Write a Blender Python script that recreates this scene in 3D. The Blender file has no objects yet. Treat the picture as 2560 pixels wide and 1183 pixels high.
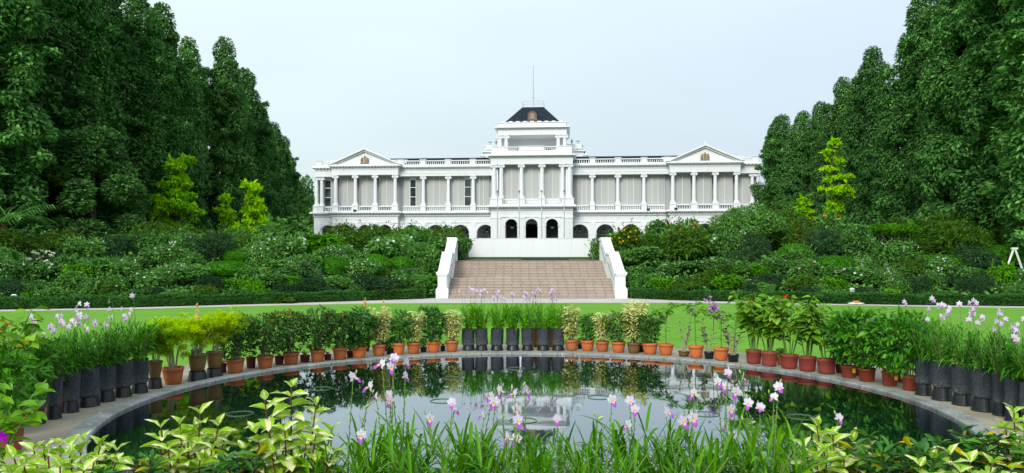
import bpy, math, random
import numpy as np

RNG = np.random.default_rng(7)
random.seed(7)
PI = math.pi
F = 1850.0            # focal length in photograph pixels
HC = 1.6              # eye height above the pool rim
HZ = 660.0            # horizon row in the photograph

scene = bpy.context.scene
col = scene.collection

def gp(px, py, z=0.0):
    """point of a horizontal plane at height z seen at photo pixel"""
    d = (HC - z) * F / (py - HZ)
    return np.array([(px - 1280.0) * d / F, d, z])
def X_(px, d): return (px - 1280.0) * d / F
def Z_(py, d): return HC + (HZ - py) * d / F

# ------------------------------------------------------------------ mesh collector
class G:
    def __init__(s):
        s.V = []; s.F = []; s.n = 0
    def add(s, V, faces, mat=0, uv=None):
        V = np.asarray(V, dtype=np.float64).reshape(-1, 3)
        uv = np.zeros((len(V), 2)) if uv is None else np.asarray(uv, dtype=np.float64).reshape(-1, 2)
        s.V.append((V, uv))
        for f in faces:
            f = np.asarray(f, dtype=np.int64)
            if f.size: s.F.append((f + s.n, mat))
        s.n += len(V)
        return s
    def box(s, x0, x1, y0, y1, z0, z1, mat=0):
        x0, x1 = min(x0, x1), max(x0, x1); y0, y1 = min(y0, y1), max(y0, y1); z0, z1 = min(z0, z1), max(z0, z1)
        V = [(x0,y0,z0),(x1,y0,z0),(x1,y1,z0),(x0,y1,z0),(x0,y0,z1),(x1,y0,z1),(x1,y1,z1),(x0,y1,z1)]
        return s.add(V, [[(0,3,2,1),(4,5,6,7),(0,1,5,4),(1,2,6,5),(2,3,7,6),(3,0,4,7)]], mat)
    def lathe(s, prof, n=16, c=(0,0,0), mat=0, cap=True, ph=0.0):
        prof = np.asarray(prof, float); m = len(prof)
        a = np.arange(n) * 2 * PI / n + ph
        V = np.zeros((m, n, 3))
        V[:,:,0] = prof[:,0:1] * np.cos(a) + c[0]
        V[:,:,1] = prof[:,0:1] * np.sin(a) + c[1]
        V[:,:,2] = prof[:,1:2] + c[2]
        uv = np.zeros((m, n, 2)); uv[:,:,0] = np.arange(n) / n; uv[:,:,1] = np.linspace(0, 1, m)[:,None]
        i, j = np.meshgrid(np.arange(m-1), np.arange(n), indexing='ij'); j2 = (j + 1) % n
        q = np.stack([i*n+j, i*n+j2, (i+1)*n+j2, (i+1)*n+j], -1).reshape(-1, 4)
        fs = [q]
        if cap:
            fs.append([list(range(n))[::-1]]); fs.append([[(m-1)*n+k for k in range(n)]])
        return s.add(V, fs, mat, uv)
    def tube(s, pts, r, n=6, mat=0):
        P = np.asarray(pts, float); m = len(P)
        r = np.broadcast_to(np.asarray(r, float), (m,))
        T = np.gradient(P, axis=0); T /= np.linalg.norm(T, axis=1)[:,None] + 1e-12
        ref = np.where(np.abs(T[:,2:3]) > .9, np.array([[1.,0,0]]), np.array([[0,0,1.]]))
        A = np.cross(T, ref); A /= np.linalg.norm(A, axis=1)[:,None] + 1e-12
        B = np.cross(T, A)
        a = np.arange(n) * 2 * PI / n
        V = P[:,None,:] + r[:,None,None] * (A[:,None,:] * np.cos(a)[None,:,None] + B[:,None,:] * np.sin(a)[None,:,None])
        i, j = np.meshgrid(np.arange(m-1), np.arange(n), indexing='ij'); j2 = (j + 1) % n
        q = np.stack([i*n+j, (i+1)*n+j, (i+1)*n+j2, i*n+j2], -1).reshape(-1, 4)
        return s.add(V, [q, [list(range(n))], [[(m-1)*n+k for k in range(n)][::-1]]], mat)
    def prism(s, poly, axis, a0, a1, mat=0):
        """polygon in the other two axes, extruded along axis from a0 to a1"""
        n = len(poly); V = []
        for a in (a0, a1):
            for p in poly:
                v = list(p); v.insert(axis, a); V.append(v)
        fs = [[list(range(n))], [[n + k for k in range(n)][::-1]], [(k, n + k, n + (k+1) % n, (k+1) % n) for k in range(n)]]
        return s.add(V, fs, mat)
    def quad(s, a, b, c, d, mat=0, uv=None):
        return s.add([a,b,c,d], [[(0,1,2,3)]], mat, uv)
    def mesh(s, name, mats, smooth=False):
        me = bpy.data.meshes.new(name)
        if s.n == 0: return me
        V = np.concatenate([v for v, u in s.V]); U = np.concatenate([u for v, u in s.V])
        me.vertices.add(len(V)); me.vertices.foreach_set('co', V.astype(np.float32).ravel())
        loops = np.concatenate([f.ravel() for f, m in s.F])
        tot = np.concatenate([np.full(f.shape[0], f.shape[1]) for f, m in s.F])
        mi = np.concatenate([np.full(f.shape[0], m) for f, m in s.F])
        me.loops.add(len(loops)); me.loops.foreach_set('vertex_index', loops.astype(np.int32))
        me.polygons.add(len(tot))
        st = np.concatenate([[0], np.cumsum(tot)[:-1]])
        me.polygons.foreach_set('loop_start', st.astype(np.int32))
        me.polygons.foreach_set('material_index', mi.astype(np.int32))
        me.polygons.foreach_set('use_smooth', np.full(len(tot), bool(smooth)))
        uvl = me.uv_layers.new(name='UVMap')
        uvl.data.foreach_set('uv', U[loops].astype(np.float32).ravel())
        for m in (mats if isinstance(mats, (list, tuple)) else [mats]): me.materials.append(m)
        me.update(calc_edges=True); me.validate()
        return me
    def build(s, name, mats, parent=None, smooth=False, loc=(0,0,0), rot=(0,0,0), scale=1.0):
        return inst(name, s.mesh(name, mats, smooth), parent, loc, rot, scale)

def inst(name, me, parent=None, loc=(0,0,0), rot=(0,0,0), scale=1.0):
    o = bpy.data.objects.new(name, me); col.objects.link(o)
    o.location = loc; o.rotation_euler = rot
    o.scale = (scale,)*3 if np.isscalar(scale) else scale
    if parent is not None: o.parent = parent
    return o
def tag(o, label, cat, group=None):
    o['label'] = label; o['category'] = cat
    if group: o['group'] = group
    return o
def thing(name, label, cat, loc=(0,0,0), rz=0.0, group=None):
    o = bpy.data.objects.new(name, None); col.objects.link(o)
    o.empty_display_size = .2; o.location = loc; o.rotation_euler = (0,0,rz)
    return tag(o, label, cat, group)
def struct(o):
    o['kind'] = 'structure'; return o
ORD = ['first','second','third','fourth','fifth','sixth','seventh','eighth','ninth','tenth','eleventh','twelfth','thirteenth',
       'fourteenth','fifteenth','sixteenth','seventeenth','eighteenth','nineteenth','twentieth','twenty-first','twenty-second','twenty-third','twenty-fourth','twenty-fifth']

# ------------------------------------------------------------------ materials
class NT:
    def __init__(s, name):
        s.m = bpy.data.materials.new(name); s.m.use_nodes = True
        s.t = s.m.node_tree; s.t.nodes.clear()
        s.out = s.n('ShaderNodeOutputMaterial')
    def n(s, typ, **kw):
        nd = s.t.nodes.new(typ)
        for k, v in kw.items():
            if k.startswith('i_'):
                key = k[2:]; key = int(key) if key.isdigit() else key.replace('_', ' ')
                if hasattr(v, 'bl_idname') or isinstance(v, bpy.types.NodeSocket): s.l(v, nd.inputs[key])
                else: nd.inputs[key].default_value = v
            else: setattr(nd, k, v)
        return nd
    def l(s, a, b): s.t.links.new(a, b)
    def surf(s, sh): s.l(sh, s.out.inputs['Surface']); return s.m
    def coord(s, kind='Object'): return s.n('ShaderNodeTexCoord').outputs[kind]
    def noise(s, scale, vec=None, detail=3, rough=.55):
        nd = s.n('ShaderNodeTexNoise'); nd.inputs['Scale'].default_value = scale
        nd.inputs['Detail'].default_value = detail; nd.inputs['Roughness'].default_value = rough
        if vec is not None: s.l(vec, nd.inputs['Vector'])
        return nd.outputs['Fac']
    def ramp(s, fac, stops, interp='LINEAR'):
        nd = s.n('ShaderNodeValToRGB'); nd.color_ramp.interpolation = interp
        e = nd.color_ramp.elements
        while len(e) > 1: e.remove(e[-1])
        e[0].position = stops[0][0]; e[0].color = (*stops[0][1], 1)
        for p, c in stops[1:]:
            k = e.new(p); k.color = (*c, 1)
        s.l(fac, nd.inputs['Fac']); return nd.outputs['Color']
    def mix(s, fac, a, b, mode='MIX'):
        nd = s.n('ShaderNodeMix', data_type='RGBA', blend_type=mode)
        for v, i in ((fac, 0), (a, 6), (b, 7)):
            if isinstance(v, bpy.types.NodeSocket): s.l(v, nd.inputs[i])
            elif i == 0: nd.inputs[0].default_value = v
            else: nd.inputs[i].default_value = (*v, 1)
        return nd.outputs[2]
    def math(s, op, a, b=0.0, c=None):
        nd = s.n('ShaderNodeMath', operation=op)
        for i, v in enumerate((a, b) if c is None else (a, b, c)):
            if isinstance(v, bpy.types.NodeSocket): s.l(v, nd.inputs[i])
            else: nd.inputs[i].default_value = v
        return nd.outputs[0]
    def mapr(s, v, a, b, c, d):
        nd = s.n('ShaderNodeMapRange'); s.l(v, nd.inputs[0])
        for i, x in enumerate((a, b, c, d)): nd.inputs[i+1].default_value = x
        return nd.outputs[0]
    def bsdf(s, color, rough=.6, spec=.3, metal=0.0, bump=None, bstr=.2, bdist=.02):
        p = s.n('ShaderNodeBsdfPrincipled')
        if isinstance(color, bpy.types.NodeSocket): s.l(color, p.inputs['Base Color'])
        else: p.inputs['Base Color'].default_value = (*color, 1)
        if isinstance(rough, bpy.types.NodeSocket): s.l(rough, p.inputs['Roughness'])
        else: p.inputs['Roughness'].default_value = rough
        p.inputs['Specular IOR Level'].default_value = spec
        p.inputs['Metallic'].default_value = metal
        if bump is not None:
            b = s.n('ShaderNodeBump'); b.inputs['Strength'].default_value = bstr; b.inputs['Distance'].default_value = bdist
            s.l(bump, b.inputs['Height']); s.l(b.outputs['Normal'], p.inputs['Normal'])
        return p.outputs[0]

def m_plain(name, c, rough=.6, spec=.3, metal=0, var=.12, scale=8):
    t = NT(name); f = t.noise(scale, t.coord(), 4)
    cc = t.ramp(f, [(.3, tuple(x*(1-var) for x in c)), (.7, tuple(min(1, x*(1+var)) for x in c))])
    return t.surf(t.bsdf(cc, rough, spec, metal))

def m_leaf(name, dark, light, trans=.28, rough=.5, spec=.25, clump=1.2, tip=None, hl=None, gain=1.0, sat=1.08):
    """leaf: colour varies leaf by leaf and in soft clumps"""
    dark = tuple(min(.85, x*gain) for x in dark); light = tuple(min(.85, x*gain) for x in light)
    if hl: hl = tuple(min(.85, x*gain) for x in hl)
    t = NT(name)
    isl = t.n('ShaderNodeNewGeometry').outputs['Random Per Island']
    oi = t.n('ShaderNodeObjectInfo').outputs['Random']
    cl = t.noise(clump, t.coord(), 2)
    f = t.math('ADD', t.math('MULTIPLY', isl, .5), t.math('MULTIPLY', cl, .55))
    f = t.math('ADD', f, t.math('MULTIPLY', t.math('SUBTRACT', oi, .5), .18))
    stops = [(.12, dark), (.85, light)]
    if hl: stops = [(.1, dark), (.7, light), (.98, hl)]
    c = t.ramp(f, stops)
    if tip is not None:
        sx = t.n('ShaderNodeSeparateXYZ'); t.l(t.coord('UV'), sx.inputs[0])
        c = t.mix(t.math('MULTIPLY', t.math('POWER', sx.outputs[1], 2.0), .7), c, tip)
    hs = t.n('ShaderNodeHueSaturation'); hs.inputs['Saturation'].default_value = sat; hs.inputs['Value'].default_value = 1.0; t.l(c, hs.inputs['Color']); c = hs.outputs[0]
    p = t.bsdf(c, rough + .08, spec * .45)
    tr = t.n('ShaderNodeBsdfTranslucent'); t.l(c, tr.inputs[0])
    mx = t.n('ShaderNodeMixShader'); mx.inputs[0].default_value = trans
    t.l(p, mx.inputs[1]); t.l(tr.outputs[0], mx.inputs[2])
    return t.surf(mx.outputs[0])

def m_varieg(name, green, cream, pink, thr=.5, trans=.25):
    t = NT(name)
    geo = t.n('ShaderNodeNewGeometry').outputs['Random Per Island']
    sx = t.n('ShaderNodeSeparateXYZ'); t.l(t.coord('UV'), sx.inputs[0])
    a = t.math('ABSOLUTE', t.math('SUBTRACT', sx.outputs[0], .5))
    comb = t.n('ShaderNodeCombineXYZ'); t.l(t.math('MULTIPLY', sx.outputs[0], 2.2), comb.inputs[0])
    t.l(t.math('MULTIPLY', sx.outputs[1], 3.0), comb.inputs[1]); t.l(t.math('MULTIPLY', geo, 50.0), comb.inputs[2])
    nz = t.noise(1.6, comb.outputs[0], 3, .6)
    v = t.math('ADD', t.math('MULTIPLY', a, 1.7), t.math('MULTIPLY', nz, .9))
    v = t.math('ADD', v, t.math('MULTIPLY', geo, .35))
    f = t.mapr(v, thr+.30, thr+.36, 0, 1)
    crm = t.mix(t.mapr(geo, .55, .9, 0, 1), cream, pink)
    gr = t.mix(geo, green, tuple(x*.6 for x in green))
    c = t.mix(f, crm, gr)
    p = t.bsdf(c, .45, .18)
    tr = t.n('ShaderNodeBsdfTranslucent'); t.l(c, tr.inputs[0])
    mx = t.n('ShaderNodeMixShader'); mx.inputs[0].default_value = trans
    t.l(p, mx.inputs[1]); t.l(tr.outputs[0], mx.inputs[2])
    return t.surf(mx.outputs[0])

def m_white(name, c=(.79,.805,.82), streak=.13):
    t = NT(name); co = t.coord()
    mp = t.n('ShaderNodeMapping'); t.l(co, mp.inputs[0]); mp.inputs['Scale'].default_value = (2.2, 2.2, .25)
    st = t.noise(1.0, mp.outputs[0], 5, .65)
    fine = t.noise(6, co, 4)
    k = t.math('ADD', t.math('MULTIPLY', st, .7), t.math('MULTIPLY', fine, .3))
    cc = t.ramp(k, [(.30, tuple(x*(1-streak) for x in c)), (.48, c), (.8, tuple(min(.9, x*1.03) for x in c))])
    return t.surf(t.bsdf(cc, .55, .25))

M = {}
M['white'] = m_white('white_paint')
M['white2'] = m_white('white_render', (.80,.81,.82), .05)
M['shade_wall'] = m_white('arcade_wall_paint', (.78,.79,.78), .12)
M['recess_shade'] = m_white('recess_shade_grey', (.40,.41,.41), .2)  # wall colour greyed to put in the shade behind columns and balusters
M['cap'] = m_white('capital_paint', (.80,.82,.84), .15)
def m_blind():
    t = NT('window_blind'); co = t.coord()
    w = t.n('ShaderNodeTexWave', wave_type='BANDS', bands_direction='Z'); t.l(co, w.inputs[0]); w.inputs['Scale'].default_value = 6.0
    oi = t.n('ShaderNodeObjectInfo').outputs['Random']
    a = t.mix(oi, (.43,.44,.42), (.51,.515,.49))
    c = t.mix(t.math('MULTIPLY', w.outputs['Fac'], .25), a, (.40,.40,.38))
    return t.surf(t.bsdf(c, .6, .2))
M['blind'] = m_blind()
def m_glass():
    t = NT('dark_glass'); c = t.ramp(t.noise(1.3, t.coord(), 3), [(.35,(.012,.02,.02)),(.7,(.06,.075,.08))])
    return t.surf(t.bsdf(c, .08, .6))
M['glass'] = m_glass()
M['slate'] = m_plain('slate_roof', (.020,.026,.040), .8, .08, var=.3, scale=3)
M['bronze'] = m_plain('bronze_relief', (.34,.24,.10), .35, .5, .6)
M['terra_dormer'] = m_plain('dormer_brick', (.20,.10,.06), .7)
M['dormer_glass'] = m_plain('dormer_glass', (.22,.22,.22), .4, .4)
M['metal'] = m_plain('grey_metal', (.30,.32,.34), .35, .5, .6)
M['pole'] = m_plain('pole_paint', (.50,.52,.54), .4, .4)
M['black_in'] = m_plain('dark_interior', (.01,.01,.011), .9, .05)
M['lampglass'] = m_plain('lamp_glass', (.55,.56,.55), .3, .5)

def m_granite(name, base, dark, light, joints=0.0):
    t = NT(name); co = t.coord()
    n1 = t.noise(60, co, 4, .7); n2 = t.noise(3.0, co, 5, .65); n3 = t.noise(9.0, co, 4, .6)
    c = t.ramp(n1, [(.3, dark), (.5, base), (.72, light)])
    c = t.mix(t.mapr(n2, .45, .68, 0, .75), c, tuple(x*.40 for x in base))
    c = t.mix(t.mapr(n3, .62, .70, 0, .8), c, (.52,.53,.51))
    if joints:
        sx = t.n('ShaderNodeSeparateXYZ'); t.l(t.coord('UV'), sx.inputs[0])
        fr = t.math('FRACT', t.math('MULTIPLY', sx.outputs[0], joints))
        c = t.mix(t.mapr(fr, .03, .045, .85, 0), c, (.05,.05,.05))
    return t.surf(t.bsdf(c, .55, .35, bump=n1, bstr=.25, bdist=.004))
M['granite'] = m_granite('granite_coping', (.27,.28,.262), (.15,.155,.15), (.46,.47,.45), 105)
M['granite_wall'] = m_granite('granite_wall', (.075,.085,.085), (.04,.046,.046), (.16,.17,.165), 0)
def m_paving():
    t = NT('sandy_paving'); co = t.coord()
    n1 = t.noise(1.5, co, 5, .6); n2 = t.noise(90, co, 3, .7); n3 = t.noise(6, co, 4, .6)
    c = t.ramp(n1, [(.3, (.24,.205,.145)), (.7, (.37,.33,.25))])
    c = t.mix(t.mapr(n2, .4, .75, 0, .35), c, (.50,.47,.38))
    c = t.mix(t.mapr(n3, .55, .75, 0, .45), c, (.16,.14,.105))
    return t.surf(t.bsdf(c, .85, .15, bump=n2, bstr=.3, bdist=.003))
M['paving'] = m_paving()
def m_path():
    t = NT('path_concrete'); co = t.coord()
    n1 = t.noise(.6, co, 5, .6); n2 = t.noise(25, co, 3, .7)
    c = t.ramp(n1, [(.3, (.40,.375,.335)), (.7, (.52,.49,.45))])
    c = t.mix(t.mapr(n2, .5, .75, 0, .25), c, (.3,.28,.25))
    return t.surf(t.bsdf(c, .85, .15))
M['path'] = m_path()
def m_lawn():
    t = NT('lawn_grass'); co = t.coord()
    mp = t.n('ShaderNodeMapping'); t.l(co, mp.inputs[0]); mp.inputs['Scale'].default_value = (.12, .55, 1)
    n1 = t.noise(1.0, mp.outputs[0], 5, .6); n2 = t.noise(12, co, 4, .7); n3 = t.noise(70, co, 3, .7)
    c = t.ramp(n1, [(.36, (.095,.25,.030)), (.66, (.165,.345,.050))])
    n4 = t.noise(.9, co, 4, .6)
    c = t.mix(t.mapr(n4, .45, .72, 0, .45), c, (.17,.30,.055))
    c = t.mix(t.mapr(n2, .35, .7, 0, .55), c, (.09,.225,.028))
    c = t.mix(t.mapr(n3, .3, .75, 0, .5), c, (.19,.37,.06))
    return t.surf(t.bsdf(c, .9, .0, bump=n3, bstr=.5, bdist=.02))
M['lawn'] = m_lawn()
def m_soil():
    t = NT('planted_soil'); co = t.coord()
    n = t.noise(3, co, 5, .7)
    c = t.ramp(n, [(.35, (.010,.018,.006)), (.6, (.022,.05,.010)), (.8, (.05,.035,.02))])
    return t.surf(t.bsdf(c, .9, .1, bump=n, bstr=.5, bdist=.1))
M['soil'] = m_soil()
def m_steps():
    t = NT('stair_tiles'); co = t.coord('UV')
    br = t.n('ShaderNodeTexBrick', offset=.12, offset_frequency=2); t.l(co, br.inputs[0])
    for k, v in (('Scale',1.0),('Mortar Size',.014),('Brick Width',.44),('Row Height',1.0)): br.inputs[k].default_value = v
    br.inputs['Color1'].default_value = (.40,.318,.262,1); br.inputs['Color2'].default_value = (.46,.372,.312,1); br.inputs['Mortar'].default_value = (.17,.125,.10,1)
    ob = t.coord(); n = t.noise(1.4, ob, 5, .65); n2 = t.noise(22, ob, 3, .6)
    c = t.mix(t.mapr(n, .45, .75, 0, .55), br.outputs[0], (.27,.20,.15))
    c = t.mix(t.mapr(n2, .4, .75, 0, .35), c, (.46,.40,.36))
    return t.surf(t.bsdf(c, .7, .2))
M['steps'] = m_steps()
M['step_edge'] = m_plain('stair_nosing', (.44,.37,.325), .7, .2)
def m_water():
    t = NT('pool_water'); co = t.coord()
    mp = t.n('ShaderNodeMapping'); t.l(co, mp.inputs[0]); mp.inputs['Scale'].default_value = (1.0, 1.0, 1)
    n = t.noise(2.2, mp.outputs[0], 2, .5)
    b = t.n('ShaderNodeBump'); b.inputs['Strength'].default_value = .035; b.inputs['Distance'].default_value = .02; t.l(n, b.inputs['Height'])
    fr = t.n('ShaderNodeFresnel'); fr.inputs['IOR'].default_value = 1.5; t.l(b.outputs[0], fr.inputs['Normal'])
    gl = t.n('ShaderNodeBsdfGlossy'); gl.inputs['Roughness'].default_value = .028; gl.inputs['Color'].default_value = (.90,.95,1,1); t.l(b.outputs[0], gl.inputs['Normal'])
    tr = t.n('ShaderNodeBsdfTransparent'); tr.inputs['Color'].default_value = (.60,.84,.76,1)
    mx = t.n('ShaderNodeMixShader'); t.l(t.math('MULTIPLY_ADD', fr.outputs[0], 1.35, .09), mx.inputs[0]); t.l(tr.outputs[0], mx.inputs[1]); t.l(gl.outputs[0], mx.inputs[2])
    return t.surf(mx.outputs[0])
M['water'] = m_water()
def m_poolfloor():
    t = NT('pool_floor'); co = t.coord()
    n = t.noise(2.0, co, 5, .7); v = t.n('ShaderNodeTexVoronoi'); v.inputs['Scale'].default_value = 6; t.l(co, v.inputs[0])
    c = t.ramp(n, [(.35, (.010,.042,.030)), (.62, (.026,.085,.056)), (.8, (.055,.13,.07))])
    c = t.mix(t.mapr(v.outputs['Distance'], .10, .02, 0, .6), c, (.06,.075,.03))
    return t.surf(t.bsdf(c, .9, .1))
M['poolfloor'] = m_poolfloor()

def m_terracotta(name, a, b, moss=.25):
    t = NT(name); co = t.coord(); oi = t.n('ShaderNodeObjectInfo').outputs['Random']
    n = t.noise(9, co, 4, .6); 
    c = t.mix(oi, a, b)
    c = t.mix(t.mapr(n, .45, .7, 0, moss), c, (.20,.13,.06))
    n2 = t.noise(30, co, 4, .7)
    c = t.mix(t.mapr(n2, .6, .75, 0, .35), c, (.5,.4,.33))
    return t.surf(t.bsdf(c, .7, .25))
M['terracotta'] = m_terracotta('terracotta', (.50,.155,.055), (.42,.12,.04), .35)
M['terra_new'] = m_terracotta('new_terracotta', (.60,.165,.05), (.56,.15,.045), .12)
M['olive_pot'] = m_terracotta('olive_glaze', (.13,.085,.03), (.17,.10,.035), .4)
M['brown_pot'] = m_terracotta('brown_clay', (.17,.085,.035), (.19,.09,.04), .3)
M['maroon_pot'] = m_terracotta('maroon_clay', (.24,.035,.028), (.28,.055,.045), .15)
M['nursery_pot'] = m_terracotta('nursery_plastic', (.26,.05,.025), (.30,.06,.03), .12)
M['darkred_pot'] = m_terracotta('dark_red_plastic', (.10,.018,.018), (.13,.03,.025), .2)
M['black_plastic'] = m_plain('black_plastic', (.012,.014,.018), .35, .5, var=.3)
M['potsoil'] = m_plain('potting_soil', (.02,.015,.01), .95, .05)
def m_bag():
    t = NT('black_grow_bag'); co = t.coord()
    mp = t.n('ShaderNodeMapping'); t.l(co, mp.inputs[0]); mp.inputs['Scale'].default_value = (6, 6, 40)
    n = t.noise(1.0, mp.outputs[0], 5, .7); n2 = t.noise(14, co, 4, .7)
    sx = t.n('ShaderNodeSeparateXYZ'); t.l(co, sx.inputs[0])
    low = t.mapr(sx.outputs[2], .0, .40, .95, .15)
    dust = t.math('MULTIPLY', t.mapr(n2, .48, .75, 0, .85), low)
    c = t.ramp(n, [(.34, (.007,.010,.016)), (.56, (.034,.044,.062)), (.74, (.14,.155,.18))])  # crinkle highlights painted as pale bands in the plastic's colour
    c = t.mix(dust, c, (.42,.42,.38))
    return t.surf(t.bsdf(c, t.mapr(n2, .3, .7, .28, .6), .5, bump=n, bstr=1.0, bdist=.02))
M['bag'] = m_bag()
M['yellow_label'] = m_plain('yellow_label', (.85,.60,.02), .5)
M['label_ink'] = m_plain('label_print', (.40,.26,.01), .6)
M['pale_pad'] = m_leaf('floating_pad', (.06,.12,.07), (.12,.2,.13), .1)

# foliage
M['tree'] = m_leaf('tree_leaf', (.003,.012,.004), (.029,.080,.016), .26, .5, .08, .35, hl=(.090,.195,.034), gain=3.7, sat=0.97)  # dark and hl stops put shaded gaps and sunlit leaves into the colour
M['tree_y'] = m_leaf('tree_leaf_olive', (.004,.013,.005), (.036,.092,.019), .26, .5, .08, .4, hl=(.11,.21,.040), gain=3.0, sat=0.97)  # olive variant, shade and sunlight likewise put into its colour stops
M['lime'] = m_leaf('lime_leaf', (.055,.16,.008), (.27,.52,.015), .42, .45, .25, .8, hl=(.50,.80,.02), gain=1.45)
M['sh_mid'] = m_leaf('shrub_leaf', (.006,.022,.006), (.052,.130,.023), .28, .5, .12, 1.5, hl=(.125,.22,.052), gain=2.75, sat=1.0)
M['sh_dark'] = m_leaf('dark_shrub_leaf', (.004,.013,.005), (.022,.056,.018), .2, .5, .12, 1.5, hl=(.045,.095,.032), gain=2.4, sat=.95)
M['sh_grey'] = m_leaf('grey_green_leaf', (.009,.026,.009), (.048,.11,.036), .2, .5, .12, 1.5, hl=(.11,.18,.08), gain=2.3)
M['sh_bright'] = m_leaf('bright_shrub_leaf', (.030,.10,.010), (.10,.27,.025), .3, .45, .3, 1.5, hl=(.18,.38,.03), gain=1.45)
M['sh_olive'] = m_leaf('olive_shrub_leaf', (.010,.028,.006), (.058,.12,.020), .28, .5, .12, 1.5, hl=(.14,.20,.04), gain=1.9)
M['clip'] = m_leaf('clipped_leaf', (.007,.030,.005), (.042,.125,.015), .24, .5, .12, 2.5, hl=(.075,.18,.022), gain=2.6)
M['hedge'] = m_leaf('hedge_leaf', (.006,.022,.006), (.020,.058,.012), .18, .5, .3, 1.0, hl=(.035,.09,.016), gain=3.0)
M['wood'] = m_plain('bark', (.09,.07,.05), .85, .15, var=.35)
M['wood_pale'] = m_plain('pale_bark', (.28,.23,.17), .8, .15, var=.25)
M['palm_red'] = m_plain('red_palm_stem', (.30,.05,.02), .5)
M['fl_white'] = m_leaf('white_petal', (.60,.66,.60), (.80,.84,.80), .3, .6, .1, 3)
M['fl_cream'] = m_leaf('cream_petal', (.55,.62,.36), (.76,.80,.58), .3, .6, .1, 3)
M['fl_yellow'] = m_leaf('yellow_petal', (.55,.38,.01), (.80,.58,.02), .3, .6, .1, 3)
M['fl_orange'] = m_leaf('orange_petal', (.60,.22,.05), (.75,.38,.14), .3, .6, .1, 3)
M['fl_red'] = m_leaf('red_petal', (.40,.04,.02), (.60,.10,.04), .3, .6, .1, 3)
M['fl_redtip'] = m_leaf('red_young_leaf', (.12,.035,.02), (.24,.09,.045), .3, .6, .1, 3)
M['fl_pink'] = m_leaf('pink_petal', (.60,.32,.36), (.75,.48,.52), .3, .6, .1, 3)
M['fl_lilac'] = m_leaf('lilac_petal', (.66,.60,.80), (.80,.77,.88), .3, .6, .1, 3)
M['fl_mauve'] = m_leaf('mauve_petal', (.22,.13,.25), (.62,.50,.66), .3, .6, .1, 3)
M['fl_purple'] = m_leaf('purple_petal', (.14,.015,.16), (.70,.45,.72), .25, .5, .2, 9)
M['ixora'] = m_leaf('glossy_dark_leaf', (.005,.017,.004), (.032,.085,.014), .2, .36, .5, 6, hl=(.12,.20,.03), gain=2.1)
M['croton'] = m_leaf('croton_leaf', (.010,.035,.010), (.035,.10,.018), .2, .3, .5, 8, hl=(.10,.20,.02), gain=2.2)
M['croton_y'] = m_leaf('croton_yellow_leaf', (.30,.26,.02), (.62,.48,.03), .25, .35, .4, 8)
M['cream_leaf'] = m_leaf('cream_variegated_leaf', (.17,.25,.05), (.52,.52,.24), .3, .45, .3, 8, hl=(.62,.60,.32), gain=1.7)
M['feather'] = m_leaf('feathery_leaf', (.06,.13,.004), (.25,.40,.008), .45, .5, .2, 5, hl=(.42,.56,.02), gain=2.7)
M['feather_d'] = m_leaf('feathery_green_leaf', (.03,.08,.008), (.13,.24,.015), .35, .5, .2, 5, hl=(.28,.40,.02), gain=1.8)
M['blade'] = m_leaf('orchid_blade', (.022,.080,.008), (.085,.225,.018), .35, .38, .35, 3, hl=(.17,.36,.03), gain=2.5)
M['blade_d'] = m_leaf('orchid_blade_dark', (.012,.050,.008), (.045,.145,.016), .3, .38, .35, 3, hl=(.10,.25,.03), gain=2.3)
M['blade_n'] = m_leaf('near_orchid_blade', (.022,.085,.006), (.085,.24,.012), .3, .40, .5, 3, hl=(.17,.36,.02), gain=1.35)
M['cane'] = m_plain('orchid_cane', (.16,.27,.05), .5)
M['heart'] = m_leaf('heart_leaf', (.04,.11,.015), (.14,.28,.035), .32, .45, .3, 4, hl=(.26,.36,.08), gain=1.55)
M['heart_y'] = m_leaf('yellowing_leaf', (.30,.30,.02), (.55,.50,.03), .3, .45, .3, 4)
M['gloss'] = m_leaf('glossy_green_leaf', (.016,.065,.010), (.06,.19,.020), .28, .3, .5, 5, hl=(.13,.30,.035), gain=1.55)
M['seedling'] = m_leaf('seedling_leaf', (.05,.14,.015), (.15,.33,.035), .35, .42, .35, 5, hl=(.24,.42,.06), gain=1.4)
M['near_leaf'] = m_leaf('lime_glossy_leaf', (.09,.25,.012), (.20,.44,.02), .35, .3, .5, 5, hl=(.28,.50,.03))
M['lily'] = m_leaf('striped_lily_leaf', (.12,.24,.02), (.34,.44,.05), .3, .45, .3, 6)
M['varieg'] = m_varieg('caricature_leaf', (.40,.70,.025), (.82,.78,.46), (.82,.64,.47), .54, .32)
M['redstem'] = m_plain('red_brown_stem', (.10,.035,.025), .5)
M['greenstem'] = m_plain('green_stem', (.12,.22,.04), .5)
M['palestem'] = m_plain('pale_stem', (.34,.30,.20), .7)

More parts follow.
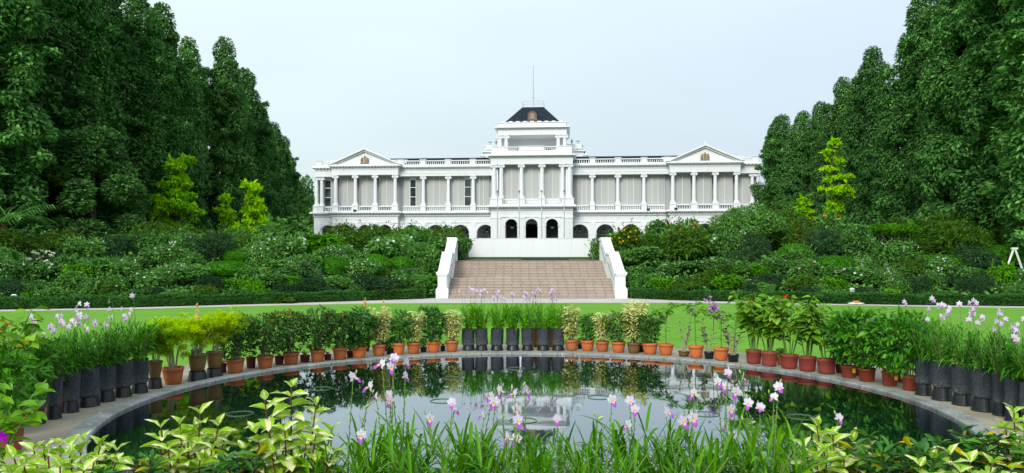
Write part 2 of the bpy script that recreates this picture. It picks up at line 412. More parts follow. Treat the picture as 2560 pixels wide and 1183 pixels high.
def m_lip():
    t = NT('orchid_lip'); sx = t.n('ShaderNodeSeparateXYZ'); t.l(t.coord('UV'), sx.inputs[0])
    c = t.ramp(sx.outputs[1], [(.0,(.75,.38,.02)),(.48,(.82,.46,.10)),(.60,(.78,.52,.74)),(.74,(.46,.12,.58)),(1,(.36,.06,.48))])
    p = t.bsdf(c, .5, .2); tr = t.n('ShaderNodeBsdfTranslucent'); t.l(c, tr.inputs[0])
    mx = t.n('ShaderNodeMixShader'); mx.inputs[0].default_value = .2; t.l(p, mx.inputs[1]); t.l(tr.outputs[0], mx.inputs[2])
    return t.surf(mx.outputs[0])
M['lip'] = m_lip()
def m_petal():
    t = NT('orchid_petal'); sx = t.n('ShaderNodeSeparateXYZ'); t.l(t.coord('UV'), sx.inputs[0])
    oi = t.n('ShaderNodeObjectInfo').outputs['Random']
    tipc = t.mix(oi, (.78,.70,.88), (.62,.44,.80))
    c = t.mix(t.math('POWER', sx.outputs[1], 1.1), (.84,.80,.87), tipc)
    p = t.bsdf(c, .5, .2); tr = t.n('ShaderNodeBsdfTranslucent'); t.l(c, tr.inputs[0])
    mx = t.n('ShaderNodeMixShader'); mx.inputs[0].default_value = .3; t.l(p, mx.inputs[1]); t.l(tr.outputs[0], mx.inputs[2])
    return t.surf(mx.outputs[0])
M['petal'] = m_petal()

# ------------------------------------------------------------------ foliage tools
def nrm(a): return a / (np.linalg.norm(a, axis=-1, keepdims=True) + 1e-12)

def tmpl_far(w=.5, droop=.12):
    V = np.array([(0,0,0),(-w/2,.5,.06),(0,1,-droop),(w/2,.5,.06)])
    uv = np.array([(.5,0),(0,.5),(.5,1),(1,.5)])
    return V, [np.array([(0,3,2,1)])], uv
def tmpl_mid(w=.4, droop=.15, fold=.10):
    V = np.array([(0,0,0),(-w*.42,.3,fold),(0,.32,0),(w*.42,.3,fold),(-w*.40,.66,fold-droop*.4),(0,.68,-droop*.4),(w*.40,.66,fold-droop*.4),(0,1,-droop)])
    uv = np.array([(.5,0),(0,.3),(.5,.3),(1,.3),(0,.66),(.5,.68),(1,.66),(.5,1)])
    return V, [np.array([(0,2,1)]), np.array([(0,3,2)]), np.array([(1,2,5,4),(2,3,6,5)]), np.array([(4,5,7),(5,6,7)])], uv
def tmpl_near(w=.42, droop=.25, fold=.16, wave=.05, n=7, ovate=.45):
    V = []; uv = []
    for i in range(n + 1):
        s = i / n
        wd = w * .5 * (math.sin(PI * s ** (math.log(.5)/math.log(ovate)))) ** .8 if 0 < s < 1 else 0.0
        z = -droop * s * s
        for k in (-1, -.5, 0, .5, 1):
            wv = wave * math.sin(s * 14 + (0 if k < 0 else 1.7)) * abs(k)
            V.append((wd * k, s - .03 * abs(k), z + fold * wd / (w*.5) * abs(k) + wv * (wd/(w*.5)))); uv.append((.5 + .5 * k * max(wd/(w*.5), .02), s))
    V = np.array(V); fs = []
    for i in range(n):
        for k in range(4):
            a = i*5 + k; fs.append((a, a+1, a+6, a+5))
    return V, [np.array(fs)], np.array(uv)
T_FAR = tmpl_far(); T_FARW = tmpl_far(.75, .2); T_FARN = tmpl_far(.3, .15); T_THREAD = tmpl_far(.10, .15)
T_MID = tmpl_mid(); T_MIDW = tmpl_mid(.62, .22, .12); T_MIDN = tmpl_mid(.26, .2, .05)

def leaves(g, T, P, D, U, S, mat=0):
    P = np.asarray(P, float); n = len(P)
    if n == 0: return
    D = nrm(np.asarray(D, float)); U = np.asarray(U, float)
    Xa = np.cross(D, U); bad = np.linalg.norm(Xa, axis=1) < 1e-4
    Xa[bad] = (1, 0, 0); Xa = nrm(Xa); Za = np.cross(Xa, D)
    S = np.broadcast_to(np.asarray(S, float), (n,))
    V0, Fs, uv0 = T; k = len(V0)
    V = P[:,None,:] + S[:,None,None] * (V0[None,:,0:1] * Xa[:,None,:] + V0[None,:,1:2] * D[:,None,:] + V0[None,:,2:3] * Za[:,None,:])
    off = (np.arange(n) * k)
    fs = [(off[:,None,None] + f[None,:,:]).reshape(-1, f.shape[1]) for f in Fs]
    g.add(V.reshape(-1, 3), fs, mat, np.tile(uv0, (n, 1)))

def rdir(rng, n):
    v = rng.normal(size=(n, 3)); return nrm(v)

def lobes_leaves(g, rng, lobes, n, T, size, mat=0, droop=.35, rand=.6, shell=.25, inner=.12, zmin=-1e9, up=.0, svar=.3):
    """leaves on the skins of overlapping lobes ((cx,cy,cz),(rx,ry,rz))"""
    C = np.array([l[0] for l in lobes], float); R = np.array([np.broadcast_to(l[1], 3) for l in lobes], float)
    area = (R[:,0]*R[:,1] + R[:,0]*R[:,2] + R[:,1]*R[:,2]); pr = area / area.sum()
    m = int(n * 2.2); k = rng.choice(len(lobes), m, p=pr)
    u = rdir(rng, m); t = 1 - shell * rng.random(m) ** 1.5
    P = C[k] + R[k] * u * t[:,None]
    keep = P[:,2] > zmin
    for i in range(len(lobes)):                   # not deep inside another lobe
        q = np.sum(((P - C[i]) / R[i]) ** 2, axis=1)
        keep &= ~((q < .62) & (k != i))
    idx = np.nonzero(keep)[0][:int(n)]
    P = P[idx]; u = u[idx]
    D = u * 1.0 + rdir(rng, len(P)) * rand; D[:,2] -= droop
    U = u + np.array([0, 0, .7 + up]) + rdir(rng, len(P)) * .45
    S = size * (1 + svar * (rng.random(len(P)) * 2 - 1))
    leaves(g, T, P - nrm(D) * S[:,None] * .4, D, U, S, mat)
    if inner:
        mi = int(n * inner); k = rng.choice(len(lobes), mi, p=pr)
        P = C[k] + R[k] * rdir(rng, mi) * (rng.random(mi) ** .5)[:,None] * .72
        P = P[P[:,2] > zmin]
        leaves(g, T, P, rdir(rng, len(P)), rdir(rng, len(P)), size * 2.0, mat)
    return idx

def blades(g, rng, P, D, L, W, bend, mat=0, n=6, twist=.5):
    """long arching strap leaves"""
    P = np.asarray(P, float); N = len(P); D = nrm(np.asarray(D, float))
    L = np.broadcast_to(L, (N,)); W = np.broadcast_to(W, (N,)); bend = np.broadcast_to(bend, (N,))
    side = np.cross(D, np.array([0, 0, 1.])); side = nrm(side + rdir(rng, N) * .05)
    nor = nrm(np.cross(side, D))
    tw = (rng.random(N) - .5) * twist
    side = side * np.cos(tw)[:,None] + nor * np.sin(tw)[:,None]
    V = np.zeros((N, n+1, 3, 3)); uv = np.zeros((N, n+1, 3, 2))
    for i in range(n + 1):
        s = i / n
        c = P + D * (s * L)[:,None]; c[:,2] -= bend * L * s ** 2.2
        w = W * .5 * min(1.0, .55 + 2.2 * s) * (1 - s ** 3.5)
        fold = nor * (w * .35)[:,None]
        V[:,i,0] = c - side * w[:,None] + fold; V[:,i,1] = c; V[:,i,2] = c + side * w[:,None] + fold
        uv[:,i,0] = (0, s); uv[:,i,1] = (.5, s); uv[:,i,2] = (1, s)
    a = []
    for i in range(n):
        for k in range(2): a.append((i*3+k, i*3+k+1, i*3+k+4, i*3+k+3))
    a = np.array(a); off = np.arange(N) * (n+1) * 3
    g.add(V.reshape(-1, 3), [(off[:,None,None] + a[None]).reshape(-1, 4)], mat, uv.reshape(-1, 2))

# ------------------------------------------------------------------ world, sun, camera
SUN_EL, SUN_AZ = math.radians(34), math.atan2(-.32, -.9)     # behind the viewer, to the left
w = bpy.data.worlds.new('World'); scene.world = w; w.use_nodes = True
t = w.node_tree; t.nodes.clear()
def wn(typ, **kw):
    nd = t.nodes.new(typ)
    for k, v in kw.items(): setattr(nd, k, v)
    return nd
sky = wn('ShaderNodeTexSky', sky_type='NISHITA'); sky.sun_disc = False
sky.sun_elevation = SUN_EL; sky.sun_rotation = SUN_AZ; sky.air_density = 1.4; sky.dust_density = 3.0
tc = wn('ShaderNodeTexCoord'); sx = wn('ShaderNodeSeparateXYZ'); t.links.new(tc.outputs['Generated'], sx.inputs[0])
# overcast: brighter overhead, whiter to the left, soft large cloud forms
mz = wn('ShaderNodeMapRange'); t.links.new(sx.outputs[2], mz.inputs[0])
for i, v in enumerate((0.0, 1.0, 8.4, 17.0)): mz.inputs[i+1].default_value = v
hx = wn('ShaderNodeMapRange'); t.links.new(sx.outputs[0], hx.inputs[0])
for i, v in enumerate((-.55, .6, 0.0, 1.0)): hx.inputs[i+1].default_value = v
mc = wn('ShaderNodeMix', data_type='RGBA'); t.links.new(hx.outputs[0], mc.inputs[0])
mc.inputs[6].default_value = (.83, .98, .99, 1); mc.inputs[7].default_value = (.69, .81, .95, 1)
mp = wn('ShaderNodeMapping'); mp.inputs['Scale'].default_value = (1.2, 1.2, 3.5); t.links.new(tc.outputs['Generated'], mp.inputs[0])
nz = wn('ShaderNodeTexNoise'); nz.inputs['Scale'].default_value = 1.6; nz.inputs['Detail'].default_value = 4; t.links.new(mp.outputs[0], nz.inputs['Vector'])
nr = wn('ShaderNodeMapRange'); t.links.new(nz.outputs['Fac'], nr.inputs[0])
for i, v in enumerate((.3, .7, .96, 1.05)): nr.inputs[i+1].default_value = v
ml = wn('ShaderNodeMath', operation='MULTIPLY'); t.links.new(mz.outputs[0], ml.inputs[0]); t.links.new(nr.outputs[0], ml.inputs[1])
vm = wn('ShaderNodeVectorMath', operation='SCALE'); t.links.new(mc.outputs[2], vm.inputs[0]); t.links.new(ml.outputs[0], vm.inputs['Scale'])
mx = wn('ShaderNodeMix', data_type='RGBA'); mx.inputs[0].default_value = .93
t.links.new(sky.outputs[0], mx.inputs[6]); t.links.new(vm.outputs[0], mx.inputs[7])
bg = wn('ShaderNodeBackground'); bg.inputs['Strength'].default_value = .1; t.links.new(mx.outputs[2], bg.inputs['Color'])
wo = wn('ShaderNodeOutputWorld'); t.links.new(bg.outputs[0], wo.inputs['Surface'])

sl = bpy.data.lights.new('sun', 'SUN'); sl.energy = 2.7; sl.angle = math.radians(22); sl.color = (1, .965, .91)
so = bpy.data.objects.new('sun', sl); col.objects.link(so)
so.rotation_euler = (PI/2 - SUN_EL, 0, PI - SUN_AZ)
so.location = (-20, -30, 60)

cam = bpy.data.cameras.new('camera'); co_ = bpy.data.objects.new('camera', cam); col.objects.link(co_)
co_.location = (0, 0, HC); co_.rotation_euler = (PI/2, 0, 0)
cam.sensor_width = 36; cam.lens = 36 * F / 2560; cam.shift_y = (HZ - 591.5) / 2560
cam.clip_start = .05; cam.clip_end = 6000
scene.camera = co_
scene.view_settings.view_transform = 'Standard'; scene.view_settings.look = 'None'; scene.view_settings.exposure = 0
cy = scene.cycles
cy.max_bounces = 6; cy.diffuse_bounces = 3; cy.glossy_bounces = 3; cy.transparent_max_bounces = 12; cy.transmission_bounces = 3
cy.caustics_reflective = False; cy.caustics_refractive = False
cy.use_denoising = True; cy.denoiser = 'OPENIMAGEDENOISE'; cy.denoising_input_passes = 'RGB_ALBEDO_NORMAL'

# ------------------------------------------------------------------ ground, bank, path, pool
PC = (0.2, 8.5); PR = 4.42; COP = .17; LEDGE = 6.3; ZW = .012; ZC = .042

def ring(name, r0, r1, z, mat, n=192, kind=True, skirt=0.0, nr=2):
    g = G(); a = np.arange(n + 1) * 2 * PI / n
    rs = np.linspace(r0, r1, nr); V = []; uv = []
    for r in rs:
        for k in range(n + 1): V.append((PC[0] + r*math.cos(a[k]), PC[1] + r*math.sin(a[k]), z)); uv.append((k / n, (r - r0) / (r1 - r0)))
    fs = [(i*(n+1)+k, (i+1)*(n+1)+k, (i+1)*(n+1)+k+1, i*(n+1)+k+1) for i in range(nr-1) for k in range(n)]
    g.add(V, [fs], 0, uv)
    return g
# ground: one sheet reaching the horizon, with a round hole for the pool
g = G(); rs = [6.0, 8, 11, 15, 20, 28, 40, 60, 100, 200, 500, 1500, 4000]; n = 96; V = []
for r in rs:
    for k in range(n): a = 2*PI*k/n; V.append((PC[0] + r*math.cos(a), PC[1] + r*math.sin(a), -.02))
fs = [(i*n+k, (i+1)*n+k, (i+1)*n+(k+1)%n, i*n+(k+1)%n) for i in range(len(rs)-1) for k in range(n)]
g.add(V, [fs]); struct(g.build('lawn', M['lawn']))

# pool: coping, wall, floor, water
g = ring('', PR, PR + COP, ZC, None, 256)
n = 256; V = []; uv = []
for z, r in ((ZC, PR), (ZC - .008, PR - .010), (-.02, PR - .010)):
    for k in range(n + 1): a = 2*PI*k/n; V.append((PC[0] + r*math.cos(a), PC[1] + r*math.sin(a), z)); uv.append((k/n, .1))
g.add(V, [[(i*(n+1)+k, i*(n+1)+k+1, (i+1)*(n+1)+k+1, (i+1)*(n+1)+k) for i in range(2) for k in range(n)]], 0, uv)
V = [(PC[0] + (PR+COP)*math.cos(2*PI*k/n), PC[1] + (PR+COP)*math.sin(2*PI*k/n), z) for z in (ZC, -.03) for k in range(n + 1)]
g.add(V, [[(k, n+1+k, n+2+k, k+1) for k in range(n)]], 0, [(k/n, .9) for z in (0, 1) for k in range(n + 1)])
struct(g.build('pool_coping', M['granite'], smooth=False))
g = G(); V = []; uv = []
for z in (-.02, -.23):
    for k in range(n + 1): a = 2*PI*k/n; V.append((PC[0] + (PR-.008)*math.cos(a), PC[1] + (PR-.008)*math.sin(a), z)); uv.append((k/n, -z))
g.add(V, [[(k, k+1, n+1+k+1, n+1+k) for k in range(n)]], 0, uv); struct(g.build('pool_wall', M['granite_wall']))
def disc(z, r, n=128):
    g = G(); g.add([(PC[0] + r*math.cos(2*PI*k/n), PC[1] + r*math.sin(2*PI*k/n), z) for k in range(n)], [[list(range(n))]]); return g
struct(disc(-.23, PR).build('pool_floor', M['poolfloor']))
struct(disc(ZW, PR - .01).build('pool_water', M['water']))
g = ring('', PR + COP, LEDGE, -.004, None, 160)
V = []
for z in (-.004, -.05):
    for k in range(161): a = 2*PI*k/160; V.append((PC[0] + LEDGE*math.cos(a), PC[1] + LEDGE*math.sin(a), z))
g.add(V, [[(k, 161+k, 161+k+1, k+1) for k in range(160)]]); struct(g.build('pool_paving', M['paving']))

# path: front and back edges as polylines (X, Y)
PB = [(-60,16), (-34,20.5), (-18.1,26.0), (-14.3,27.2), (-10.6,29.4), (-6.6,32.2), (-3.9,34.3), (5.7,34.3), (7.5,32.6), (11.7,30.3), (15.8,28.9), (19.5,28.1), (34,23.5), (60,18)]
PF = [(-60,15.2), (-34,19.7), (-17.5,25.1), (-13.8,26.3), (-10.3,28.2), (-6.2,30.1), (-2,30.5), (4,30.6), (5.4,30.7), (8.4,30.4), (11.5,29.4), (15.8,27.9), (19.3,26.9), (34,22.6), (60,17.1)]
def yb(x): return np.interp(x, [p[0] for p in PB], [p[1] for p in PB])
def yf(x): return np.interp(x, [p[0] for p in PF], [p[1] for p in PF])
g = G(); xs = np.linspace(-60, 60, 241); V = []
for x in xs: V += [(x, yf(x), -.014), (x, yb(x) + .5, -.014)]
g.add(V, [[(2*i, 2*i+2, 2*i+3, 2*i+1) for i in range(len(xs)-1)]]); struct(g.build('path', M['path']))

SX = 0.92                       # stair axis
def tz(t):
    return np.interp(t, [-1, .7, 6.2, 14, 64, 400, 3000], [-.06, -.06, 1.74, 2.15, 3.0, 3.2, 3.2])
def bank_z(x, y):
    tt = y - yb(x); z = tz(tt)
    if abs(x - SX) < 4.35 and tt < 6.6: z = min(z, tz(tt - 2.4), 1.6) - .05
    return z
g = G(); xs = np.concatenate([np.linspace(-400,-62,8), np.linspace(-60,-4,75), [-3.5,-3.43,-3.42], np.linspace(-3,5,9), [5.26,5.27,5.4], np.linspace(6,60,73), np.linspace(62,400,8)])
ts = np.concatenate([np.linspace(.3, 15, 60), np.linspace(16, 70, 30), [120, 300, 1000, 2800]])
V = [(x, yb(x) + tt, bank_z(x, yb(x) + tt)) for x in xs for tt in ts]
m = len(ts); fs = [(i*m+j, (i+1)*m+j, (i+1)*m+j+1, i*m+j+1) for i in range(len(xs)-1) for j in range(m-1)]
g.add(V, [fs]); struct(g.build('garden_bank', M['soil'], smooth=True))
# grass strips on the terrace in front of the white hoarding, grey kerbs before them
for x0, x1 in ((-2.9, 0.1), (3.3, 5.2)):
    pass

# ------------------------------------------------------------------ staircase
st = thing('staircase', 'broad tan tiled garden staircase in two flights between solid white parapets', 'staircase', (SX, 34.8, 0))
def flight(y0, dy, n, z0, rise, hw0):
    g = G()
    for i in range(n):
        y = y0 + i*dy; z = z0 + (i+1)*rise; zb = z0 + i*rise
        u0 = -hw0; u1 = hw0; r = i
        g.quad((u0,y,zb),(u1,y,zb),(u1,y,z-.022),(u0,y,z-.022), 0, [(u0,r),(u1,r),(u1,r+.99),(u0,r+.99)])
        g.quad((u0,y-.03,z-.022),(u1,y-.03,z-.022),(u1,y-.03,z),(u0,y-.03,z), 1); g.quad((u0,y-.03,z-.022),(u0,y,z-.022),(u1,y,z-.022),(u1,y-.03,z-.022), 1)
        g.quad((u0,y-.03,z),(u1,y-.03,z),(u1,y+dy,z),(u0,y+dy,z), 0, [(u0,r),(u1,r),(u1,r+.99),(u0,r+.99)])
    return g
R1 = .127
g = flight(0, .27, 7, 0.0, R1, 3.95); g.build('lower_flight', [M['steps'], M['step_edge']], st)
g = G(); g.quad((-3.95,1.89,.889),(3.95,1.89,.889),(3.95,3.4,.889),(-3.95,3.4,.889), 0, [(-4,0),(4,0),(4,4),(-4,4)]); g.build('landing', [M['steps']], st)
g = flight(3.4, .27, 7, .889, R1, 3.95); g.quad((-3.95,5.278,1.7785),(3.95,5.278,1.7785),(3.95,6.3,1.7785),(-3.95,6.3,1.7785), 1); g.build('upper_flight', [M['steps'], M['step_edge']], st)
for s in (-1, 1):
    a0, a1 = (s*3.95, s*4.36)
    g = G()
    prof = [(.1,-.1), (6.4,1.2), (6.4,2.82), (5.35,2.78), (3.45,2.02), (2.1,1.98), (.1,1.10)]
    g.prism(prof, 0, min(a0,a1), max(a0,a1))
    cap = [(.05,1.10),(2.05,1.985),(2.12,2.06),(3.42,2.09),(5.3,2.86),(6.45,2.90),(6.45,2.99),(5.25,2.95),(3.4,2.17),(2.05,2.14),(.05,1.22)]
    g.prism(cap, 0, min(a0,a1)-.05, max(a0,a1)+.05)
    pc = s*4.2
    g.box(pc-.29,pc+.29,-.14,.44,-.05,.40); g.prism([(pc-.29,.40),(pc+.29,.40),(pc+.21,.52),(pc-.21,.52)], 1, -.14, .44)
    g.box(pc-.205,pc+.205,-.07,.37,.40,1.02)
    for k, (h0, h1, e) in enumerate(((1.02,1.06,.225),(1.06,1.12,.25),(1.12,1.20,.275))): g.box(pc-e,pc+e,-.07-e+.2,.37+e-.2,h0,h1)
    g.prism([(pc-.275,1.20),(pc+.275,1.20),(pc+.20,1.26),(pc-.20,1.26)], 1, -.14, .44)
    # second, inner shoulder where the landing is
    g.box(pc-.24,pc+.24,2.6,3.2,1.5,2.14); g.box(pc-.27,pc+.27,2.57,3.23,2.14,2.22)
    g.box(pc-.24,pc+.24,5.5,6.3,1.6,2.95); g.box(pc-.27,pc+.27,5.47,6.4,2.95,3.04)
    p = g.build('parapet', M['white2'], st)
    xi = s*3.86
    g = G()
    g.tube([(xi,.5,.72),(xi,.6,.95),(xi,1.95,1.62),(xi,2.5,1.70)], .022, 8)
    for yy, zz in ((.7,1.0),(1.8,1.55)): g.tube([(xi,yy,zz-.01),(xi+s*.12,yy,zz-.05)], .014, 6)
    g.build('handrail', M['metal'], p)
    g = G()
    g.tube([(xi,3.3,1.62),(xi,3.45,1.80),(xi,5.0,2.52),(xi,5.4,2.56)], .022, 8)
    for yy, zz in ((3.6,1.87),(4.9,2.47)): g.tube([(xi,yy,zz-.01),(xi+s*.12,yy,zz-.05)], .014, 6)
    g.build('handrail', M['metal'], p)

# white hoarding on the terrace above the stairs
hd = thing('hoarding', 'plain white panel hoarding standing across the terrace above the stairs', 'hoarding', (1.3, 46, 1.9))
g = G(); x = -4.0
while x < 4.0:
    g.box(x, x + .796, -.03, .03, 0, 1.27); x += .8
g.box(-4.0, 4.0, .03, .09, .2, .3); g.box(-4.0, 4.0, .03, .09, 1.0, 1.1)
g.build('panel', M['white2'], hd)
g = G(); g.box(-4.03, 4.03, -.045, .045, 1.27, 1.30); g.build('top_rail', M['white2'], hd)
for x0, x1, nm, lb in ((-2.75, .55, 'kerb_slab', 'low grey slab edging the grass left of the stair head'), (3.3, 5.0, 'kerb_slab', 'low grey slab edging the grass right of the stair head')):
    t_ = thing(nm, lb, 'kerb', ((x0+x1)/2, 42.2, 1.76)); hw = (x1-x0)/2
    g = G(); g.box(-hw, hw, -.35, .35, 0, .09); g.build('slab', M['granite'], t_)
    g = G(); g.box(-hw, hw, .37, 3.2, -.02, .13); g.build('grass_top', M['lawn'], t_)

# ------------------------------------------------------------------ the mansion
DB = 100.0; ZB = 3.0
man = thing('mansion', 'long white neoclassical mansion with columned wings and a dark roofed central tower', 'mansion', (2.76, DB, ZB), math.radians(-4.2))
def Lw(y): return HC + (HZ - y) * DB / F - ZB
DT = 98.0
def Lt(y): return HC + (HZ - y) * DT / F - ZB
W_ = M['white']

def arch_wall(g, centers, x0, x1, z0, z1, r, zs, y0, y1, n=14, mat=0):
    """wall with round-headed openings, front y0, back y1"""
    edges = [x0]
    for c in centers: edges += [c - r, c + r]
    edges.append(x1)
    for i in range(0, len(edges), 2): 
        if edges[i+1] - edges[i] > .01: g.box(edges[i], edges[i+1], y0, y1, z0, z1, mat)
    for c in centers:
        a = np.linspace(PI, 0, n + 1); px = c + r*np.cos(a); pz = zs + r*np.sin(a)
        for k in range(n):
            for y, fl in ((y0, False), (y1, True)):
                q = [(px[k],y,pz[k]),(px[k+1],y,pz[k+1]),(px[k+1],y,z1),(px[k],y,z1)]
                g.quad(*(q[::-1] if fl else q), mat)
            g.quad((px[k],y0,pz[k]),(px[k],y1,pz[k]),(px[k+1],y1,pz[k+1]),(px[k+1],y0,pz[k+1]), mat)
        # archivolt
        ro, ri = r + .26, r + .02
        for k in range(n):
            A = [(c+ri*math.cos(a[k]), zs+ri*math.sin(a[k])), (c+ri*math.cos(a[k+1]), zs+ri*math.sin(a[k+1])), (c+ro*math.cos(a[k+1]), zs+ro*math.sin(a[k+1])), (c+ro*math.cos(a[k]), zs+ro*math.sin(a[k]))]
            g.prism(A, 1, y0 - .09, y0 + .01, mat)
        for sgn in (-1, 1):
            xa = c + sgn*r; g.box(xa - .16 if sgn < 0 else xa - .06, xa + .06 if sgn < 0 else xa + .16, y0 - .12, y0 + .3, zs - .16, zs, mat)

def column_mesh(h, r):
    g = G(); g.box(-r*1.45, r*1.45, -r*1.45, r*1.45, 0, .14)
    g.lathe([(r*1.35,.14),(r*1.38,.2),(r*1.3,.27),(r*1.12,.30),(r*1.08,.36),(r*1.0,.42),(r*.99,h*.35),(r*.86,h-.42)], 18)
    c = G(); z = h - .42
    c.lathe([(r*.95,z),(r*.98,z+.05),(r*.9,z+.07),(r*1.05,z+.16)], 18)
    for s in (-1, 1):
        for yy in (-r*1.02, r*.62):
            a = np.arange(12)*2*PI/12; V = [(s*r*1.12 + .17*math.cos(k), yy + d, z + .17 + .17*math.sin(k)) for d in (0, r*.4) for k in a]
            c.add(V, [[list(range(12))], [list(range(23, 11, -1))], [(k, (k+1)%12, 12+(k+1)%12, 12+k) for k in range(12)]])
        c.box(s*r*1.12-.13, s*r*1.12+.13, -r*.7, r*.7, z+.08, z+.26)
    c.box(-r*1.1, r*1.1, -r*.98, r*.98, z+.14, z+.33); c.box(-r*1.45, r*1.45, -r*1.3, r*1.3, z+.33, h)
    return g.mesh('column', [M['white2']], False), c.mesh('capital', [M['cap']], False)
_cc = {}
def column(x, y, z0, z1, r=.25):
    key = (round(z1-z0, 2), r)
    if key not in _cc: _cc[key] = column_mesh(z1-z0, r)
    a, b = _cc[key]
    o = inst('column', a, man, (x, y, z0)); inst('capital', b, o)
    return o
def balustrade(x0, x1, y, z0, z1, step=.27):
    step = .27
    g = G(); h = z1 - z0
    g.box(x0, x1, y-.11, y+.11, z0, z0+h*.17); g.box(x0, x1, y-.13, y+.13, z1-h*.17, z1)
    n = max(1, int((x1-x0)/step)); zb, zt = z0+h*.17, z1-h*.17; hh = zt-zb
    for k in range(n):
        x = x0 + (k+.5)*(x1-x0)/n
        g.lathe([(.055,zb),(.04,zb+hh*.12),(.07,zb+hh*.35),(.035,zb+hh*.75),(.05,zt)], 6, (x,y,0), cap=False)
    return g.build('balustrade', W_, man)
def window(xc, wdt, y, z0, z1, npan, dark=()):
    g = G(); fw = .055; wd = wdt
    g.box(xc-wd/2-fw, xc-wd/2, y-.05, y+.05, z0, z1); g.box(xc+wd/2, xc+wd/2+fw, y-.05, y+.05, z0, z1)
    g.box(xc-wd/2, xc+wd/2, y-.05, y+.05, z1-.07, z1); g.box(xc-wd/2, xc+wd/2, y-.05, y+.05, z0, z0+.06)
    pw = wd / npan
    for k in range(1, npan): g.box(xc-wd/2+k*pw-.03, xc-wd/2+k*pw+.03, y-.045, y+.045, z0+.06, z1-.07)
    for k in dark:
        xa, xb = xc-wd/2+k*pw+.03, xc-wd/2+(k+1)*pw-.03
        for q in (.36, .68): g.box(xa, xb, y-.04, y+.03, z0+(z1-z0)*(1-q)-.04+.0, z0+(z1-z0)*(1-q)+.04)
        g.box(xa, xb, y-.04, y+.03, z1-.42, z1-.07)
    o = g.build('window', W_, man)
    for k in range(npan):
        xa, xb = xc-wd/2+k*pw+.03, xc-wd/2+(k+1)*pw-.03
        b = G(); b.quad((xa,y+.02,z0+.06),(xb,y+.02,z0+.06),(xb,y+.02,z1-.07),(xa,y+.02,z1-.07))
        b.build('pane' if k in dark else 'blind', M['glass'] if k in dark else M['blind'], o)
    return o
def cornice(g, x0, x1, y0, y1, z0, z1, out=.45, dent=True, sides=(1,1)):
    """stepped cornice: profile grows outward towards the top"""
    h = z1 - z0; l, r = sides
    for a, b, e in ((0,.22,.10),(.22,.42,.16),(.62,.80,1.0),(.80,1.0,.86)):
        g.box(x0 - out*e*l, x1 + out*e*r, y0 - out*e, y1, z0+h*a, z0+h*b)
    g.box(x0 - out*.3*l, x1 + out*.3*r, y0 - out*.3, y1, z0+h*.42, z0+h*.62)
    if dent:
        st = .42; n = int((x1-x0)/st)
        for k in range(n):
            x = x0 + (k+.5)*(x1-x0)/n; g.box(x-.09, x+.09, y0-out*.82, y0-out*.3-.002, z0+h*.44, z0+h*.60)
LIN = dict(bt=Lw(399.6), bb=Lw(412.0), fr=Lw(424), cb=Lw(438.5), c0=Lw(512.5), p0=Lw(528.0), bc=Lw(540), sc=Lw(554.5))
ARCHT = Lw(562); AR = 1.18; ASP = ARCHT - AR
